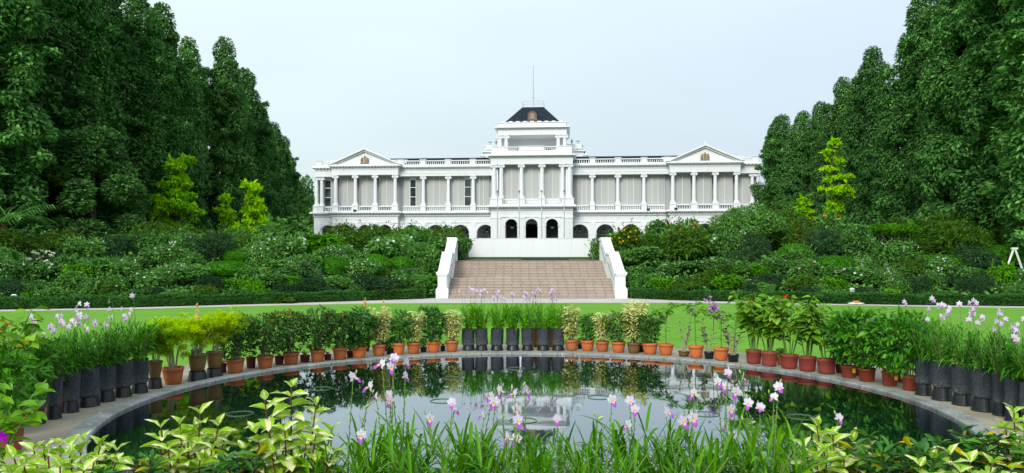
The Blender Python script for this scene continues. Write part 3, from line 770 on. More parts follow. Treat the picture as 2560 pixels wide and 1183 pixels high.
# central body volumes
g = G()
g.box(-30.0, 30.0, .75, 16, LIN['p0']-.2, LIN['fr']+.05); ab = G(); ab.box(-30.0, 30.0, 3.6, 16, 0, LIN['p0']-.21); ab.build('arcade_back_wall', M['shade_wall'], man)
g.build('upper_wall', M['recess_shade'], man)
for xa, xb in ((-30.2, -29.75), (29.75, 30.2)): g = G(); g.box(xa, xb, .0, 3.6, 0, LIN['p0']-.2); g.build('end_wall', W_, man)
g = G(); g.prism([(-27.4,LIN['bb']),(27.4,LIN['bb']),(27.0,Lw(387)),(-27.0,Lw(387))], 1, 2.2, 14.5); g.build('roof', M['slate'], man)
for s in (-1, 1):
    def mx_(a, b): return (min(s*a, s*b), max(s*a, s*b))
    cols = [8.05, 11.45, 14.9]; pc = [18.6, 21.35, 24.1, 26.85]
    # entablature, wing
    g = G(); x0, x1 = mx_(5.0, 18.3); cornice(g, x0, x1, -.32, .9, LIN['fr']-.05, LIN['bb'], .42); g.box(x0, x1, -.32, .9, LIN['cb'], LIN['fr']-.05); g.box(x0, x1, -.36, -.31, LIN['cb']+.35, LIN['cb']+.42)
    g.build('entablature', W_, man); g = G()
    x0, x1 = mx_(27.1, 29.9); cornice(g, x0, x1, -.32, .9, LIN['fr']-.05, LIN['bb'], .42, sides=(s<0, s>0)); g.box(x0, x1, -.32, .9, LIN['cb'], LIN['fr']-.05)
    g.build('entablature', W_, man)
    # pavilion entablature and pediment
    yp = -.85; up = .12
    g = G(); x0, x1 = mx_(18.15, 27.3); g.box(x0, x1, yp-.32, .9, LIN['cb']+up, LIN['fr']+up-.08); cornice(g, x0, x1, yp-.32, .9, LIN['fr']+up-.08, LIN['bb']+up-.02, .42)
    g.build('entablature', W_, man)
    g = G(); cx = s*22.72; hw = 4.62; z0 = LIN['bb']+up; zap = Lw(369.5)
    g.prism([(cx-hw,z0),(cx+hw,z0),(cx,zap-.28)], 1, yp-.30, 1.5)
    sl_ = (zap - z0) / (hw + .35)
    for q in (-1, 1):
        P0 = (cx+q*(hw+.45), z0-.04); P1 = (cx, zap)
        g.prism([P0, P1, (P1[0], P1[1]-.22), (P0[0]-q*.45, P0[1]-.0)], 1, yp-.80, 1.5)
        P2 = (cx+q*(hw+.05), z0); P3 = (cx, zap-.22)
        g.prism([P2, P3, (P3[0], P3[1]-.24), (P2[0]-q*.6, P2[1])], 1, yp-.55, yp-.29)
    g.lathe([(.05,zap),(.16,zap+.05),(.05,zap+.12),(.14,zap+.22),(.02,zap+.42)], 8, (cx,yp-.5,0))
    ped = g.build('pediment', M['white2'], man)
    e = G(); zc = Lw(400); ye = yp-.36
    kk = .85; sh = [(-.22,.28),(.22,.28),(.22,-.02),(.14,-.22),(0,-.34),(-.14,-.22),(-.22,-.02)]
    e.prism([(cx+a, zc+b) for a, b in sh], 1, ye-.07, ye+.07)
    for q in (-1, 1):
        e.tube([(cx+q*.28,ye,zc-.34),(cx+q*.45,ye,zc-.1),(cx+q*.42,ye,zc+.2),(cx+q*.30,ye,zc+.42)], [.11,.15,.13,.07], 8)
    e.tube([(cx-.62,ye,zc-.42),(cx-.3,ye-.03,zc-.36),(cx,ye-.03,zc-.46),(cx+.3,ye-.03,zc-.36),(cx+.62,ye,zc-.42)], .09, 6)
    e.tube([(cx,ye,zc+.3),(cx,ye,zc+.52),(cx,ye,zc+.62)], [.14,.12,.03], 8)
    e.build('emblem', M['bronze'], ped)
    # roof balustrades
    xs_ = [5.2, 8.05, 11.45, 14.9, 17.9]
    for a, b in zip(xs_[:-1], xs_[1:]):
        x0, x1 = mx_(a+.35, b-.35); balustrade(x0, x1, -.35, LIN['bb'], LIN['bt'])
    x0, x1 = mx_(27.5, 28.95); balustrade(x0, x1, -.35, LIN['bb'], LIN['bt'])
    g = G()
    for x in xs_[1:] + [27.15, 29.3]:
        g = G(); g.box(s*x-.36, s*x+.36, -.52, -.12, LIN['bb'], LIN['bt']+.05); g.box(s*x-.43, s*x+.43, -.60, -.06, LIN['bt']+.05, LIN['bt']+.13); g.build('parapet_pedestal', W_, man)
    g = G(); x0, x1 = mx_(26.6, 28.2); g.box(x0, x1, 1.6, 3.0, LIN['bt'], Lw(394)); g.box(x0-.15, x1+.15, 1.4, 3.1, Lw(394), Lw(392.5)); g.build('parapet_block', W_, man); g = G()
    x0, x1 = mx_(17.6, 19.4); g.box(x0, x1, 1.6, 3.0, LIN['bt'], Lw(394)); g.box(x0-.15, x1+.15, 1.4, 3.1, Lw(394), Lw(392.5)); g.build('parapet_block', W_, man)
    # columns
    for x in cols: column(s*x, 0, LIN['c0'], LIN['cb'])
    for x in pc: column(s*x, yp, LIN['c0'], LIN['cb']+up)
    for x in (29.1, 29.85): column(s*x, .1, LIN['c0'], LIN['cb'], .25)
    # pedestals, belt course
    for x in cols + [29.1, 29.85]: g = G(); g.box(s*x-.35, s*x+.35, -.42, .42, LIN['p0'], LIN['c0']-.1); g.box(s*x-.37, s*x+.37, -.47, .47, LIN['c0']-.1, LIN['c0']); g.build('column_pedestal', W_, man)
    for x in pc: g = G(); g.box(s*x-.42, s*x+.42, yp-.42, yp+.5, LIN['p0'], LIN['c0']-.1); g.box(s*x-.47, s*x+.47, yp-.47, yp+.5, LIN['c0']-.1, LIN['c0']); g.build('column_pedestal', W_, man)
    g = G(); x0, x1 = mx_(5.0, 18.3); cornice(g, x0, x1, -.35, .9, LIN['bc'], LIN['p0'], .42); g.build('belt_cornice', W_, man); g = G()
    x0, x1 = mx_(27.1, 30.15); cornice(g, x0, x1, -.35, .9, LIN['bc'], LIN['p0'], .42, sides=(s<0, s>0)); g.build('belt_cornice', W_, man); g = G()
    x0, x1 = mx_(18.05, 27.4); cornice(g, x0, x1, yp-.35, .9, LIN['bc']-.01, LIN['p0']+.01, .42)
    g.build('belt_cornice', W_, man)
    # arcades
    acw = [6.35, 9.75, 13.17, 16.5]; acp = [19.97, 22.72, 25.47]
    g = G(); x0, x1 = mx_(5.0, 18.2); arch_wall(g, sorted(s*c for c in acw), x0, x1, 0, LIN['bc'], AR, ASP, -.25, .25)
    x0, x1 = mx_(5.0, 18.2); g.box(x0, x1, -.33, -.25, LIN['sc']-.12, LIN['sc'])
    for x in cols: g.box(s*x-.42, s*x+.42, -.36, -.25, 0, LIN['sc']-.12)
    x0, x1 = mx_(18.2, 27.25); arch_wall(g, sorted(s*c for c in acp), x0, x1, 0, LIN['bc']-.01, .95, ARCHT-.95, yp-.27, yp+.25)
    g.box(x0-.02, x1+.02, yp-.35, yp-.27, LIN['sc']-.12, LIN['sc'])
    for x in pc: g.box(s*x-.42, s*x+.42, yp-.38, yp-.27, 0, LIN['sc']-.12)
    for x in (18.2, 27.25): g.box(s*x-.02, s*x+.02, yp-.2, -.2, 0, LIN['bc']-.02)
    x0, x1 = mx_(27.25, 30.1); arch_wall(g, [s*28.2], x0, x1, 0, LIN['bc'], .85, ARCHT-.85, -.25, .25)
    g.box(s*29.5-.5, s*29.5+.5, -.34, -.25, 0, LIN['sc']-.12)
    g.build('arcade_wall', W_, man)
    g = G(); x0, x1 = mx_(5.0, 30.0); g.box(x0, x1, .25, 3.6, LIN['bc']-.3, LIN['bc']-.25); g.build('arcade_ceiling', M['shade_wall'], man)
    # doors with fanlights at the back of the arcade, hanging lamps
    for c in acw:
        g = G(); xc = s*c; y = 3.52
        g.box(xc-.95, xc-.85, y-.06, y+.06, 0, ASP); g.box(xc+.85, xc+.95, y-.06, y+.06, 0, ASP); g.box(xc-.85, xc+.85, y-.06, y+.06, ASP-.12, ASP); g.box(xc-.07, xc+.07, y-.06, y+.06, 0, ASP-.12)
        for z in (ASP-.75, ASP-1.4, ASP-2.05):
            g.box(xc-.85, xc-.07, y-.05, y+.05, z-.07, z+.07); g.box(xc+.07, xc+.85, y-.05, y+.05, z-.07, z+.07)
        for q in (-1, 1): g.box(xc+q*.46-.04, xc+q*.46+.04, y-.04, y+.04, ASP-2.0, ASP-.12)
        for k in range(7):
            a = PI*k/6; g.tube([(xc+.1*math.cos(a),y,ASP+.1*math.sin(a)),(xc+.85*math.cos(a),y,ASP+.85*math.sin(a))], .045, 4)
        aa = np.linspace(0, PI, 15)
        g.tube([(xc+.90*math.cos(a),y,ASP+.90*math.sin(a)) for a in aa], .07, 5)
        g.tube([(xc+.5*math.cos(a),y,ASP+.5*math.sin(a)) for a in aa], .04, 5)
        d = g.build('arcade_door', W_, man)
        p = G(); p.add([(xc-.85,y+.05,0),(xc+.85,y+.05,0)] + [(xc+.85*math.cos(a),y+.05,ASP+.85*math.sin(a)) for a in aa], [[list(range(17))]]); p.build('pane', M['glass'], d)
    for c in acw + acp:
        lm = G(); xc = s*c; yy = 1.6 if c in acw else 1.0; z = ARCHT-.75
        lm.tube([(xc,yy,LIN['bc']-.3),(xc,yy,z+.3)], .02, 5, 0); lm.lathe([(.02,z+.3),(.10,z+.2),(.28,z+.02),(.30,z)], 12, (xc,yy,0), 0)
        lm.lathe([(.27,z),(.25,z-.1),(.15,z-.22),(.02,z-.27)], 12, (xc,yy,0), 1)
        lm.build('hanging_lamp', [M['black_plastic'], M['lampglass']], man)
    # windows behind the columns and the balustrades under them
    z1 = LIN['cb']-.02; z0 = LIN['c0']-.05
    wb = [((5.9+8.05)/2, 8.05-5.9-.35, 3, ()), (9.75, 2.62, 3, (2,) if s < 0 else ()), (13.17, 2.62, 3, ()), (16.45, 2.42, 3, (1,) if s < 0 else ())]
    if s < 0: wb[1] = (9.75, 2.62, 3, (2,))
    for xc, wd, npn, dk in wb: window(s*xc, wd, .55, z0, z1, npn, dk)
    for a, b in zip(pc[:-1], pc[1:]): window(s*(a+b)/2, 2.0, .0, z0, z1+up, 2)
    window(s*27.95, 1.75, .55, z0, z1, 2, (0,) if s < 0 else ())
    bz0, bz1 = LIN['p0'], LIN['c0']-.12
    for a, b in zip([5.45]+cols, cols+[18.15]): x0, x1 = mx_(a+.45, b-.45); balustrade(x0, x1, -.12, bz0, bz1, .19)
    for a, b in zip(pc[:-1], pc[1:]): x0, x1 = mx_(a+.45, b-.45); balustrade(x0, x1, yp-.1, bz0, bz1, .19)
    x0, x1 = mx_(27.3, 28.65); balustrade(x0, x1, -.12, bz0, bz1, .19)
    # side annexe seen beyond the end of the wing
    if s < 0: continue
    g = G(); x0, x1 = mx_(30.0, 36.5); g.box(x0, x1, 9.0, 16, 0, Lw(470)); g.box(x0-.3, x1+.3, 8.7, 16.2, Lw(470), Lw(466)); g.box(x0, x1, 8.85, 9.0, Lw(536), Lw(530))
    for z in np.arange(.4, Lw(540), .42): g.box(x0, x1, 8.97, 9.0, z, z+.36)
    g.build('annexe', M['shade_wall'], man)
    if s > 0: window(s*32.6, 2.6, 8.92, Lw(524), Lw(488), 2, (0, 1))

# ---- central tower (front stands forward of the wings)
yt = -2.2; hw = 5.43
tl = dict(ct=Lt(387), fr=Lt(396), cb=Lt(411), c0=Lt(496), p0=Lt(513), b0=Lt(526), sc=Lt(541), at=Lt(548))
g = G(); ar = .80; asp = tl['at'] - ar
arch_wall(g, [-2.70, 0, 2.70], -hw, hw, 0, tl['b0'], ar, asp, yt, yt+.5)
g.box(-hw-.06, hw+.06, yt-.10, yt, tl['sc']-.14, tl['sc'])
for x in (-4.75, -1.35, 1.35, 4.75):
    e = .45 if abs(x) < 2 else .62; g.box(x-e, x+e, yt-.08, yt, 0, tl['sc']-.14); g.box(x-e-.05, x+e+.05, yt-.13, yt, tl['sc']-.3, tl['sc']-.14)
g.box(-hw, -hw+.5, yt+.5, .6, 0, tl['b0']); g.box(hw-.5, hw, yt+.5, .6, 0, tl['b0'])
g.build('arcade_wall', W_, man)
g = G(); g.box(-hw+.5, hw-.5, yt+3.4, yt+3.6, 0, tl['b0']-.3); g.box(-hw+.5, hw-.5, yt+.5, yt+3.4, tl['b0']-.4, tl['b0']-.3)
g.build('porch_wall', M['shade_wall'], man)
g = G(); g.box(-.95, .95, yt+3.30, yt+3.38, 0, asp+.3); g.build('doorway', M['black_in'], man)
for x in (-2.7, 2.7):
    g = G(); g.box(x-.9, x+.9, yt+3.32, yt+3.38, 0, asp+.9); g.build('porch_recess', M['granite'], man)
    lm = G(); z = tl['at']-.95; y = yt+1.6
    lm.tube([(x,y,tl['b0']-.4),(x,y,z+.3)], .02, 5, 0); lm.lathe([(.02,z+.3),(.10,z+.2),(.28,z+.02),(.30,z)], 12, (x,y,0), 0); lm.lathe([(.27,z),(.25,z-.1),(.15,z-.22),(.02,z-.27)], 12, (x,y,0), 1)
    lm.build('hanging_lamp', [M['black_plastic'], M['lampglass']], man)
g = G(); cornice(g, -hw, hw, yt-.05, .9, tl['b0'], tl['p0'], .50); g.build('belt_cornice', W_, man)
for x in (-4.75, -1.36, 1.36, 4.75):
    e = .62 if abs(x) > 2 else .45
    g = G(); g.box(x-e-.2*(abs(x)>2), x+e+.2*(abs(x)>2), yt-.12, yt+.9, tl['p0'], tl['c0']-.1); g.box(x-e-.26*(abs(x)>2), x+e+.26*(abs(x)>2), yt-.18, yt+.9, tl['c0']-.1, tl['c0']); g.build('column_pedestal', W_, man)
for a, b in ((-3.95,-1.85),(-.88,.88),(1.85,3.95)): balustrade(a, b, yt+.15, tl['p0'], tl['c0']-.1, .19)
for x in (-5.0,-4.05,-1.36,1.36,4.05,5.0): column(x, yt+.25, tl['c0'], tl['cb'], .28)
g = G(); g.box(-hw+.03, hw-.03, yt+1.05, 16, tl['p0'], tl['cb']); g.box(-5.35,-4.5,yt+.4,yt+1.05,tl['p0'],tl['cb']); g.box(4.5,5.35,yt+.4,yt+1.05,tl['p0'],tl['cb']); g.build('upper_wall', M['white2'], man)
for x in (-2.7, 0, 2.7): window(x, 1.72, yt+.95, tl['c0']-.05, tl['cb']-.02, 2)
g = G(); g.box(-hw, hw, yt-.08, 15, tl['cb'], tl['fr']); cornice(g, -hw, hw, yt-.08, 15, tl['fr'], tl['ct'], .45)
g.build('entablature', W_, man)
zp0, zp1 = tl['ct'], Lt(367)
g = G(); g.box(-hw+.1, hw-.1, yt, 14, zp0, Lt(379))
g.box(-1.65, 1.65, yt+.05, yt+.35, Lt(379), zp1); g.box(-1.5,1.5,yt-.02,yt+.05,Lt(377),Lt(370))
for x in (-4.9, -3.95, 3.95, 4.9): g.box(x-.38, x+.38, yt+.0, yt+.5, Lt(379), zp1); g.box(x-.44, x+.44, yt-.06, yt+.56, zp1, zp1+.09)
g.box(-1.75, 1.75, yt-.02, yt+.42, zp1, zp1+.09)
g.build('parapet_pedestal', W_, man)
for a, b in ((-3.55,-1.65),(1.65,3.55)): balustrade(a, b, yt+.2, Lt(379), zp1+.02, .2)
# loggia stage
DT = 99.2
lz0, lz1 = Lt(379), Lt(337.7); yl = yt + 1.6
for x in (-4.35,-3.5,3.5,4.35): column(x, yl, lz0, lz1, .26)
for x in (-4.35, 4.35): column(x, yl+1.6, lz0, lz1, .26)
g = G(); g.box(-4.3, 4.3, yl+3.0, yl+8.5, lz0, lz1)
g.box(-2.55, -1.45, yl+2.9, yl+3.0, lz0, Lt(361)); g.box(-2.7,-1.3,yl+2.85,yl+3.0,Lt(361),Lt(359.6)); g.box(1.45, 2.55, yl+2.9, yl+3.0, lz0, Lt(361)); g.box(1.3,2.7,yl+2.85,yl+3.0,Lt(361),Lt(359.6))
g.build('loggia_wall', W_, man)
for x in (-2, 2):
    g = G(); g.quad((x-.42,yl+2.88,lz0),(x+.42,yl+2.88,lz0),(x+.42,yl+2.88,Lt(363)),(x-.42,yl+2.88,Lt(363))); g.build('pane', M['glass'], man)
uh = 4.62
g = G(); g.box(-uh, uh, yl-.35, yl+9, lz1, Lt(324)); cornice(g, -uh, uh, yl-.35, yl+9, Lt(324.5), Lt(317.6), .42)
g.build('entablature', W_, man)
g = G(); g.box(-uh+.08, uh-.08, yl-.3, yl+9, Lt(317.6), Lt(307)); g.box(-uh-.02, uh+.02, yl-.4, yl+9.1, Lt(307), Lt(305.2))
for k in range(9): x = -3.85 + k*.96; g.box(x-.24, x+.24, yl-.33, yl-.05, Lt(305.2), Lt(303))
g.build('attic_parapet', W_, man)
g = G(); zr0 = Lt(305.4); DT = 101.7; zr1 = Lt(268); DT = 99.6; a, b = 3.75, 1.45; y0, y1 = yl+.0, yl+7.6; ya, yb_ = yl+2.3, yl+5.3
V = [(-a,y0,zr0),(a,y0,zr0),(a,y1,zr0),(-a,y1,zr0),(-b,ya,zr1),(b,ya,zr1),(b,yb_,zr1),(-b,yb_,zr1)]
g.add(V, [[(0,1,5,4),(1,2,6,5),(2,3,7,6),(3,0,4,7),(4,5,6,7)]])
for q in np.linspace(-3.4, 3.4, 18):
    zt_ = zr1 if abs(q) < b else zr1 - (abs(q)-b)/(a-b)*(zr1-zr0)
    g.tube([(q,y0-.01,zr0),(q,y0+(ya-y0)*(zt_-zr0)/(zr1-zr0)-.01,zt_)], .02, 4)
rf = g.build('roof', M['slate'], man)
g = G(); g.box(-b-.1,b+.1,ya-.1,yb_+.1,zr1-.02,zr1+.06); g.build('roof_coping', W_, rf)
g = G(); dz0, dz1 = Lt(300), Lt(277); dr = .52; yd = yl+.25
aa = np.linspace(0, PI, 13); zs_ = dz1 - dr - .12
out = [(dr+.1,dz0)] + [((dr+.1)*math.cos(x), zs_+(dr+.1)*math.sin(x)) for x in aa] + [(-dr-.1,dz0)]
g.prism(out, 1, yd, yd+1.6); g.box(-dr-.25, dr+.25, yd-.08, yd+.3, dz0-.12, dz0+.02)
dm = g.build('dormer', M['terra_dormer'], rf)
g = G(); inn = [(dr*.62,dz0+.14)] + [(dr*.62*math.cos(x), zs_+dr*.62*math.sin(x)) for x in aa] + [(-dr*.62,dz0+.14)]
g.prism(inn, 1, yd-.03, yd+.05)
g.build('pane', M['dormer_glass'], dm)
g = G()
for z in (zr1+.42, zr1+.80):
    g.tube([(-b,ya,z),(b,ya,z)], .025, 5); g.tube([(-b,yb_,z),(b,yb_,z)], .025, 5); g.tube([(-b,ya,z),(-b,yb_,z)], .025, 5); g.tube([(b,ya,z),(b,yb_,z)], .025, 5)
for x in (-b, 0, b):
    for y in (ya, yb_): g.tube([(x,y,zr1),(x,y,zr1+.82)], .03, 5)
g.build('roof_railing', M['pole'], man)
g = G(); DT = 102.0; zt_ = Lt(163); g.tube([(0,ya+1,zr1),(0,ya+1,zr1+1.6),(0,ya+1,zt_)], [.10,.085,.045], 8); g.lathe([(.02,zt_),(.09,zt_+.07),(.02,zt_+.16)], 8, (0,ya+1,0)); g.lathe([(.14,zr1+1.45),(.14,zr1+1.6)], 8, (0,ya+1,0))
g.box(-.12,.28,ya+.7,ya+1.3,zr1+.06,zr1+.4)
g.build('flag_mast', M['pole'], man)
# stepped blocks behind the loggia, on both sides
for s in (-1, 1):
    def bx(g, a, b, y0, y1, z0, z1): g.box(min(s*a,s*b), max(s*a,s*b), y0, y1, z0, z1)
    g = G(); ys = 4.0
    bx(g, 4.3, 7.0, ys, ys+6, LIN['bb'], Lw(368)); 
    x0, x1 = min(s*4.3, s*6.9), max(s*4.3, s*6.9); cornice(g, x0, x1, ys, ys+6, Lw(371.5), Lw(366.5), .35, False)
    bx(g, 4.3, 6.8, ys, ys+5, Lw(366.5), Lw(352)); bx(g, 4.3, 6.95, ys-.1, ys+5, Lw(352), Lw(350.3)); bx(g, 4.3, 6.95, ys-.1, ys+5, Lw(363), Lw(361.5))
    bx(g, 5.9, 6.7, ys-.2, ys, Lw(362), Lw(351))
    bx(g, 7.0, 7.5, ys-.3, ys+.4, LIN['bt'], Lw(380)); bx(g, 6.9, 7.6, ys-.4, ys+.5, Lw(380), Lw(378)); g.lathe([(.28,Lw(378)),(.15,Lw(375)),(.02,Lw(373))], 8, (s*7.25, ys, 0))
    bx(g, 6.6, 7.9, ys-.5, ys+1, Lw(393.5), Lw(391.5))
    bx(g, 5.4, 6.4, ys-1.2, ys, LIN['bt'], Lw(386)); bx(g, 5.2, 6.6, ys-1.3, ys, Lw(386), Lw(384.5))
    g.build('stair_turret', W_, man)
    g = G(); x = s*5.35; z = Lw(350.3); g.lathe([(.05,z),(.06,z+.25),(.17,z+.4),(.15,z+.65),(.04,z+.7),(.02,z+1.0)], 8, (x, ys+.5, 0)); g.build('roof_lantern', M['metal'], man)
    g = G(); x = s*6.2; g.tube([(x,ys+.4,z),(x,ys+.4,z+.45)], .04, 6); g.box(x-.25, x+.25, ys+.1, ys+.5, z+.42, z+.55); g.build('roof_camera', M['metal'], man)
# CCTV-like floodlights on the belt course
for x in (-24.0, 15.4, 18.9):
    g = G(); g.box(x-.2, x+.2, -.9 - (.8 if abs(x) > 18.2 else 0), -.6 - (.8 if abs(x) > 18.2 else 0), LIN['p0']+.0, LIN['p0']+.22); g.build('floodlight', M['black_plastic'], man)

# four flagpoles in front of the porch
import mathutils
cr, sr = math.cos(math.radians(-4.2)), math.sin(math.radians(-4.2))
def m2w(x, y, z): return (2.76 + x*cr - y*sr, DB + x*sr + y*cr, ZB + z)
fp = None
for k, x in enumerate((-4.25, -1.45, 1.42, 4.3)):
    lb = ['leftmost','second from left','third from left','rightmost'][k] + ' slender bare flagpole before the white tower porch'
    t_ = thing('flagpole', lb, 'flagpole', m2w(x, yt-3.0, 0), 0, 'flagpoles in front of the mansion')
    if fp is None:
        g = G(); g.tube([(0,0,0),(0,0,3),(0,0,Z_(482,95)-ZB)], [.09,.085,.055], 8); g.lathe([(.2,0),(.2,.12),(.1,.2)], 10); pm = g.mesh('pole', [M['pole']])
        z = Z_(482,95)-ZB; g = G(); g.lathe([(.03,z),(.11,z+.08),(.13,z+.2),(.02,z+.36)], 8); fm = g.mesh('finial', [M['metal']]); fp = 1
    inst('pole', pm, t_); inst('finial', fm, t_)

# ------------------------------------------------------------------ tall trees
def column_tree(seed, H=18.0, R0=2.3, n=56000, mat='tree', size=.245, T=T_FAR, zlow=.8, taper=.42, droop=.75):
    rng = np.random.default_rng(seed); L = []
    ph = rng.random(6) * 6.28
    def rad(z, a):
        s = z / H
        p = (1 - taper * s ** 1.6) * (1 if s < .76 else max(.16, 1 - ((s - .76) / .26) ** 1.9))
        return R0 * p * (.90 + .34 * math.sin(3*a + ph[0] + .5*math.sin(z*.2+ph[2])) + .10 * math.sin(5*a + ph[1] - z*.5))
    z = zlow
    while z < H - .5:
        k = 6 if z < H*.8 else 4
        for j in range(k):
            a = 2*PI*j/k + rng.random()*1.2; r = rad(z, a)*(.84 + .26*rng.random())
            lr = (.42 + .50*rng.random()) * R0/2.3
            L.append(((math.cos(a)*(r-lr*.8), math.sin(a)*(r-lr*.8), z + (rng.random()-.5)*.8), (lr, lr, lr*(1.1+.8*rng.random()))))
        z += .95
    L.append(((0, 0, H - .8), (.55, .55, .9)))
    for q in range(95):
        z = .8 + (H-2.6)*rng.random(); a = rng.random()*6.28; r = rad(z, a)*(.98 + .12*rng.random()); lr = .24 + .24*rng.random()
        L.append(((math.cos(a)*r, math.sin(a)*r, z), (lr, lr, lr*.8)))
    g = G(); lobes_leaves(g, rng, L, n, T, size, 0, droop=droop, rand=.8, shell=.6, inner=.03, zmin=.3)
    crown = g.mesh('crown', [M[mat]])
    g = G(); g.tube([(0,0,-.6),(.05,0,H*.3),(0,.05,H*.6),(0,0,H*.9)], [.30,.24,.16,.05], 10)
    for j in range(16):
        z = 1.2 + rng.random()*H*.75; a = rng.random()*6.28; r = R0*.8
        g.tube([(0,0,z),(math.cos(a)*r*.5,math.sin(a)*r*.5,z+.5),(math.cos(a)*r,math.sin(a)*r,z+.6)], [.07,.045,.015], 5)
    return crown, g.mesh('trunk', [M['wood']])
TREES = [column_tree(11), column_tree(12, mat='tree_y'), column_tree(13), column_tree(14, R0=2.6)]
def ground_z(x, y): return bank_z(x, y) if y > yb(x) + .3 else -.02
def put_tree(var, x, d, H, wscale, label, name='columnar_tree', cat='tree', group=None, H0=18.0, rz=None):
    z = ground_z(x, d)
    t_ = thing(name, label, cat, (x, d, z), random.random()*6.28 if rz is None else rz, group)
    c, tr = var
    s = (wscale*.97, wscale*.97, (H) / H0) if name == 'columnar_tree' else (wscale, wscale, H / H0)
    inst('crown', c, t_, scale=s); inst('trunk', tr, t_, scale=s)
    return t_
LT = [(-70,34,-260,1.25,0),(60,38.5,-230,1.3,1),(165,42.5,-150,1.15,2),(265,46.5,-45,1.15,1),(345,50,-10,1.0,3),(405,53,22,1.0,0),(470,58,105,.9,2),(562,61,112,1.08,1),(612,67,180,1.0,0),(645,74,262,.95,3),(682,83,312,.95,2),(708,92,345,.9,0),(728,102,420,.9,1)]
for k, (px, d, top, ws, v) in enumerate(LT):
    x = X_(px, d); o = ORD[len(LT)-1-k]
    put_tree(TREES[v], x, d, Z_(top, d) - ground_z(x, d), ws, f'{o} tall columnar dark green tree from the mansion in the left row', group='tall columnar trees on the left')
RT = [(2640,33,-260,1.25,2),(2545,37,-240,1.25,0),(2462,41.5,-170,1.15,3),(2385,45.5,-85,1.1,1),(2300,50.5,2,1.1,2),(2180,60,128,.9,3),(2108,67,208,.98,1),(2052,74,262,.95,0),(2003,82,285,1.05,2),(1948,91,293,1.15,3)]
for k, (px, d, top, ws, v) in enumerate(RT):
    x = X_(px, d); o = ORD[len(RT)-1-k]
    put_tree(TREES[v], x, d, Z_(top, d) - ground_z(x, d), ws, f'{o} tall columnar dark green tree from the mansion in the right row', group='tall columnar trees on the right')
# broad dark tree in front of the left row
def lobed_tree(seed, lobes, n, mat, size, T=T_FAR, droop=.4, trunk=((0,0,-.5),(0,0,1.5)), tr=.15, limbs=True, wood='wood', rand=.6, shell=.35):
    rng = np.random.default_rng(seed); g = G(); lobes_leaves(g, rng, lobes, n, T, size, 0, droop=droop, rand=rand, shell=shell, inner=.06)
    cr = g.mesh('crown', [M[mat]]); g = G(); g.tube(trunk, np.linspace(tr, tr*.35, len(trunk)), 9)
    top = np.array(trunk[-1]); base = np.array(trunk[len(trunk)//2])
    if limbs:
        for c, r in lobes: g.tube([base*.6+top*.4*0+np.array([0,0,.0]), (base+np.array(c))/2+np.array([0,0,-.2]), np.array(c)], [tr*.45, tr*.3, tr*.1], 6)
    return cr, g.mesh('trunk', [M[wood]])
rng = np.random.default_rng(5)
L = []
for k in range(46):
    z = .8 + 7.2*rng.random()**.8; a = rng.random()*6.28; r = (2.5*(1 - (z/9.2)**1.5) + .15)*(.6+.4*rng.random())
    L.append(((math.cos(a)*r, math.sin(a)*r, z), (.6+.35*rng.random(),)*3))
L.append(((0,0,8.0),(.5,.5,.7)))
ct = lobed_tree(31, L, 15000, 'tree_y', .26, droop=.1, trunk=((0,0,-.5),(0,0,3),(0,0,7.5)), tr=.22, limbs=False)
d = 37.5; x = X_(232, d); put_tree(ct, x, d, Z_(318, d)-ground_z(x, d), 1.02, 'bushy conical tree with lighter green tips before the left tree row', 'conical_tree', H0=8.6)
# lime green young trees: flat layered sprays
def layered(seed, H, R, n=3400, size=.25):
    rng = np.random.default_rng(seed); L = []
    z = H*.10; 
    while z < H:
        s = z/H; k = 5 if s < .75 else 3
        for j in range(k):
            a = rng.random()*6.28; r = R*(1-.42*s)*(.10+.9*rng.random())*(.85 + .25*math.sin(z*1.7+seed)); w_ = R*(.13+.20*rng.random())
            L.append(((math.cos(a)*r, math.sin(a)*r, z + rng.random()*.3), (w_, w_, w_*.5)))
        z += H*(.045+.05*rng.random())
    L.append(((0,0,H-.25),(.35,.35,.3)))
    return lobed_tree(seed, L, n, 'lime', size, T_FAR, droop=.75, trunk=((0,0,-.3),(.05,0,H*.45),(0,0,H*.95)), tr=.09, rand=.7, shell=.6)
LY = [(440,45,405,1.75,41,'largest lime green young tree before the left tree row','L'),(563,50,490,.75,42,'narrow lime green sapling between two others before the left tree row',''),(632,49,465,1.3,43,'lime green young tree nearest the mansion before the left tree row',''),
      (2085,51,347,1.45,44,'tall lime green young tree before the right tree row',''),(2010,49,500,.85,45,'small lime green sapling low before the right tree row','')]
for px, d, top, R, sd, lb, _ in LY:
    x = X_(px, d); z = ground_z(x, d); H = Z_(top, d) - z
    put_tree(layered(sd, H, R, int(3000*R)), x, d, H, 1.0, lb, 'lime_tree_sapling', 'tree', H0=H)
# small trees beyond the left end of the mansion
L = [((rng.normal()*1.6, rng.normal()*1.4, 2.5+rng.random()*4), (1.0+rng.random()*.6,)*3) for k in range(16)]
bt = lobed_tree(51, L, 5000, 'tree', .42, trunk=((0,0,-.5),(0,0,2),(0,0,5)), tr=.2)
for px, d, top, ws, lb in ((770,118,440,.8,'small tree close against the left end of the mansion'),(742,112,478,1.0,'small dark tree left of the mansion beyond the tall row')):
    x = X_(px, d); put_tree(bt, x, d, Z_(top, d)-ground_z(x, d), ws, lb, 'broadleaf_tree', H0=7.5)
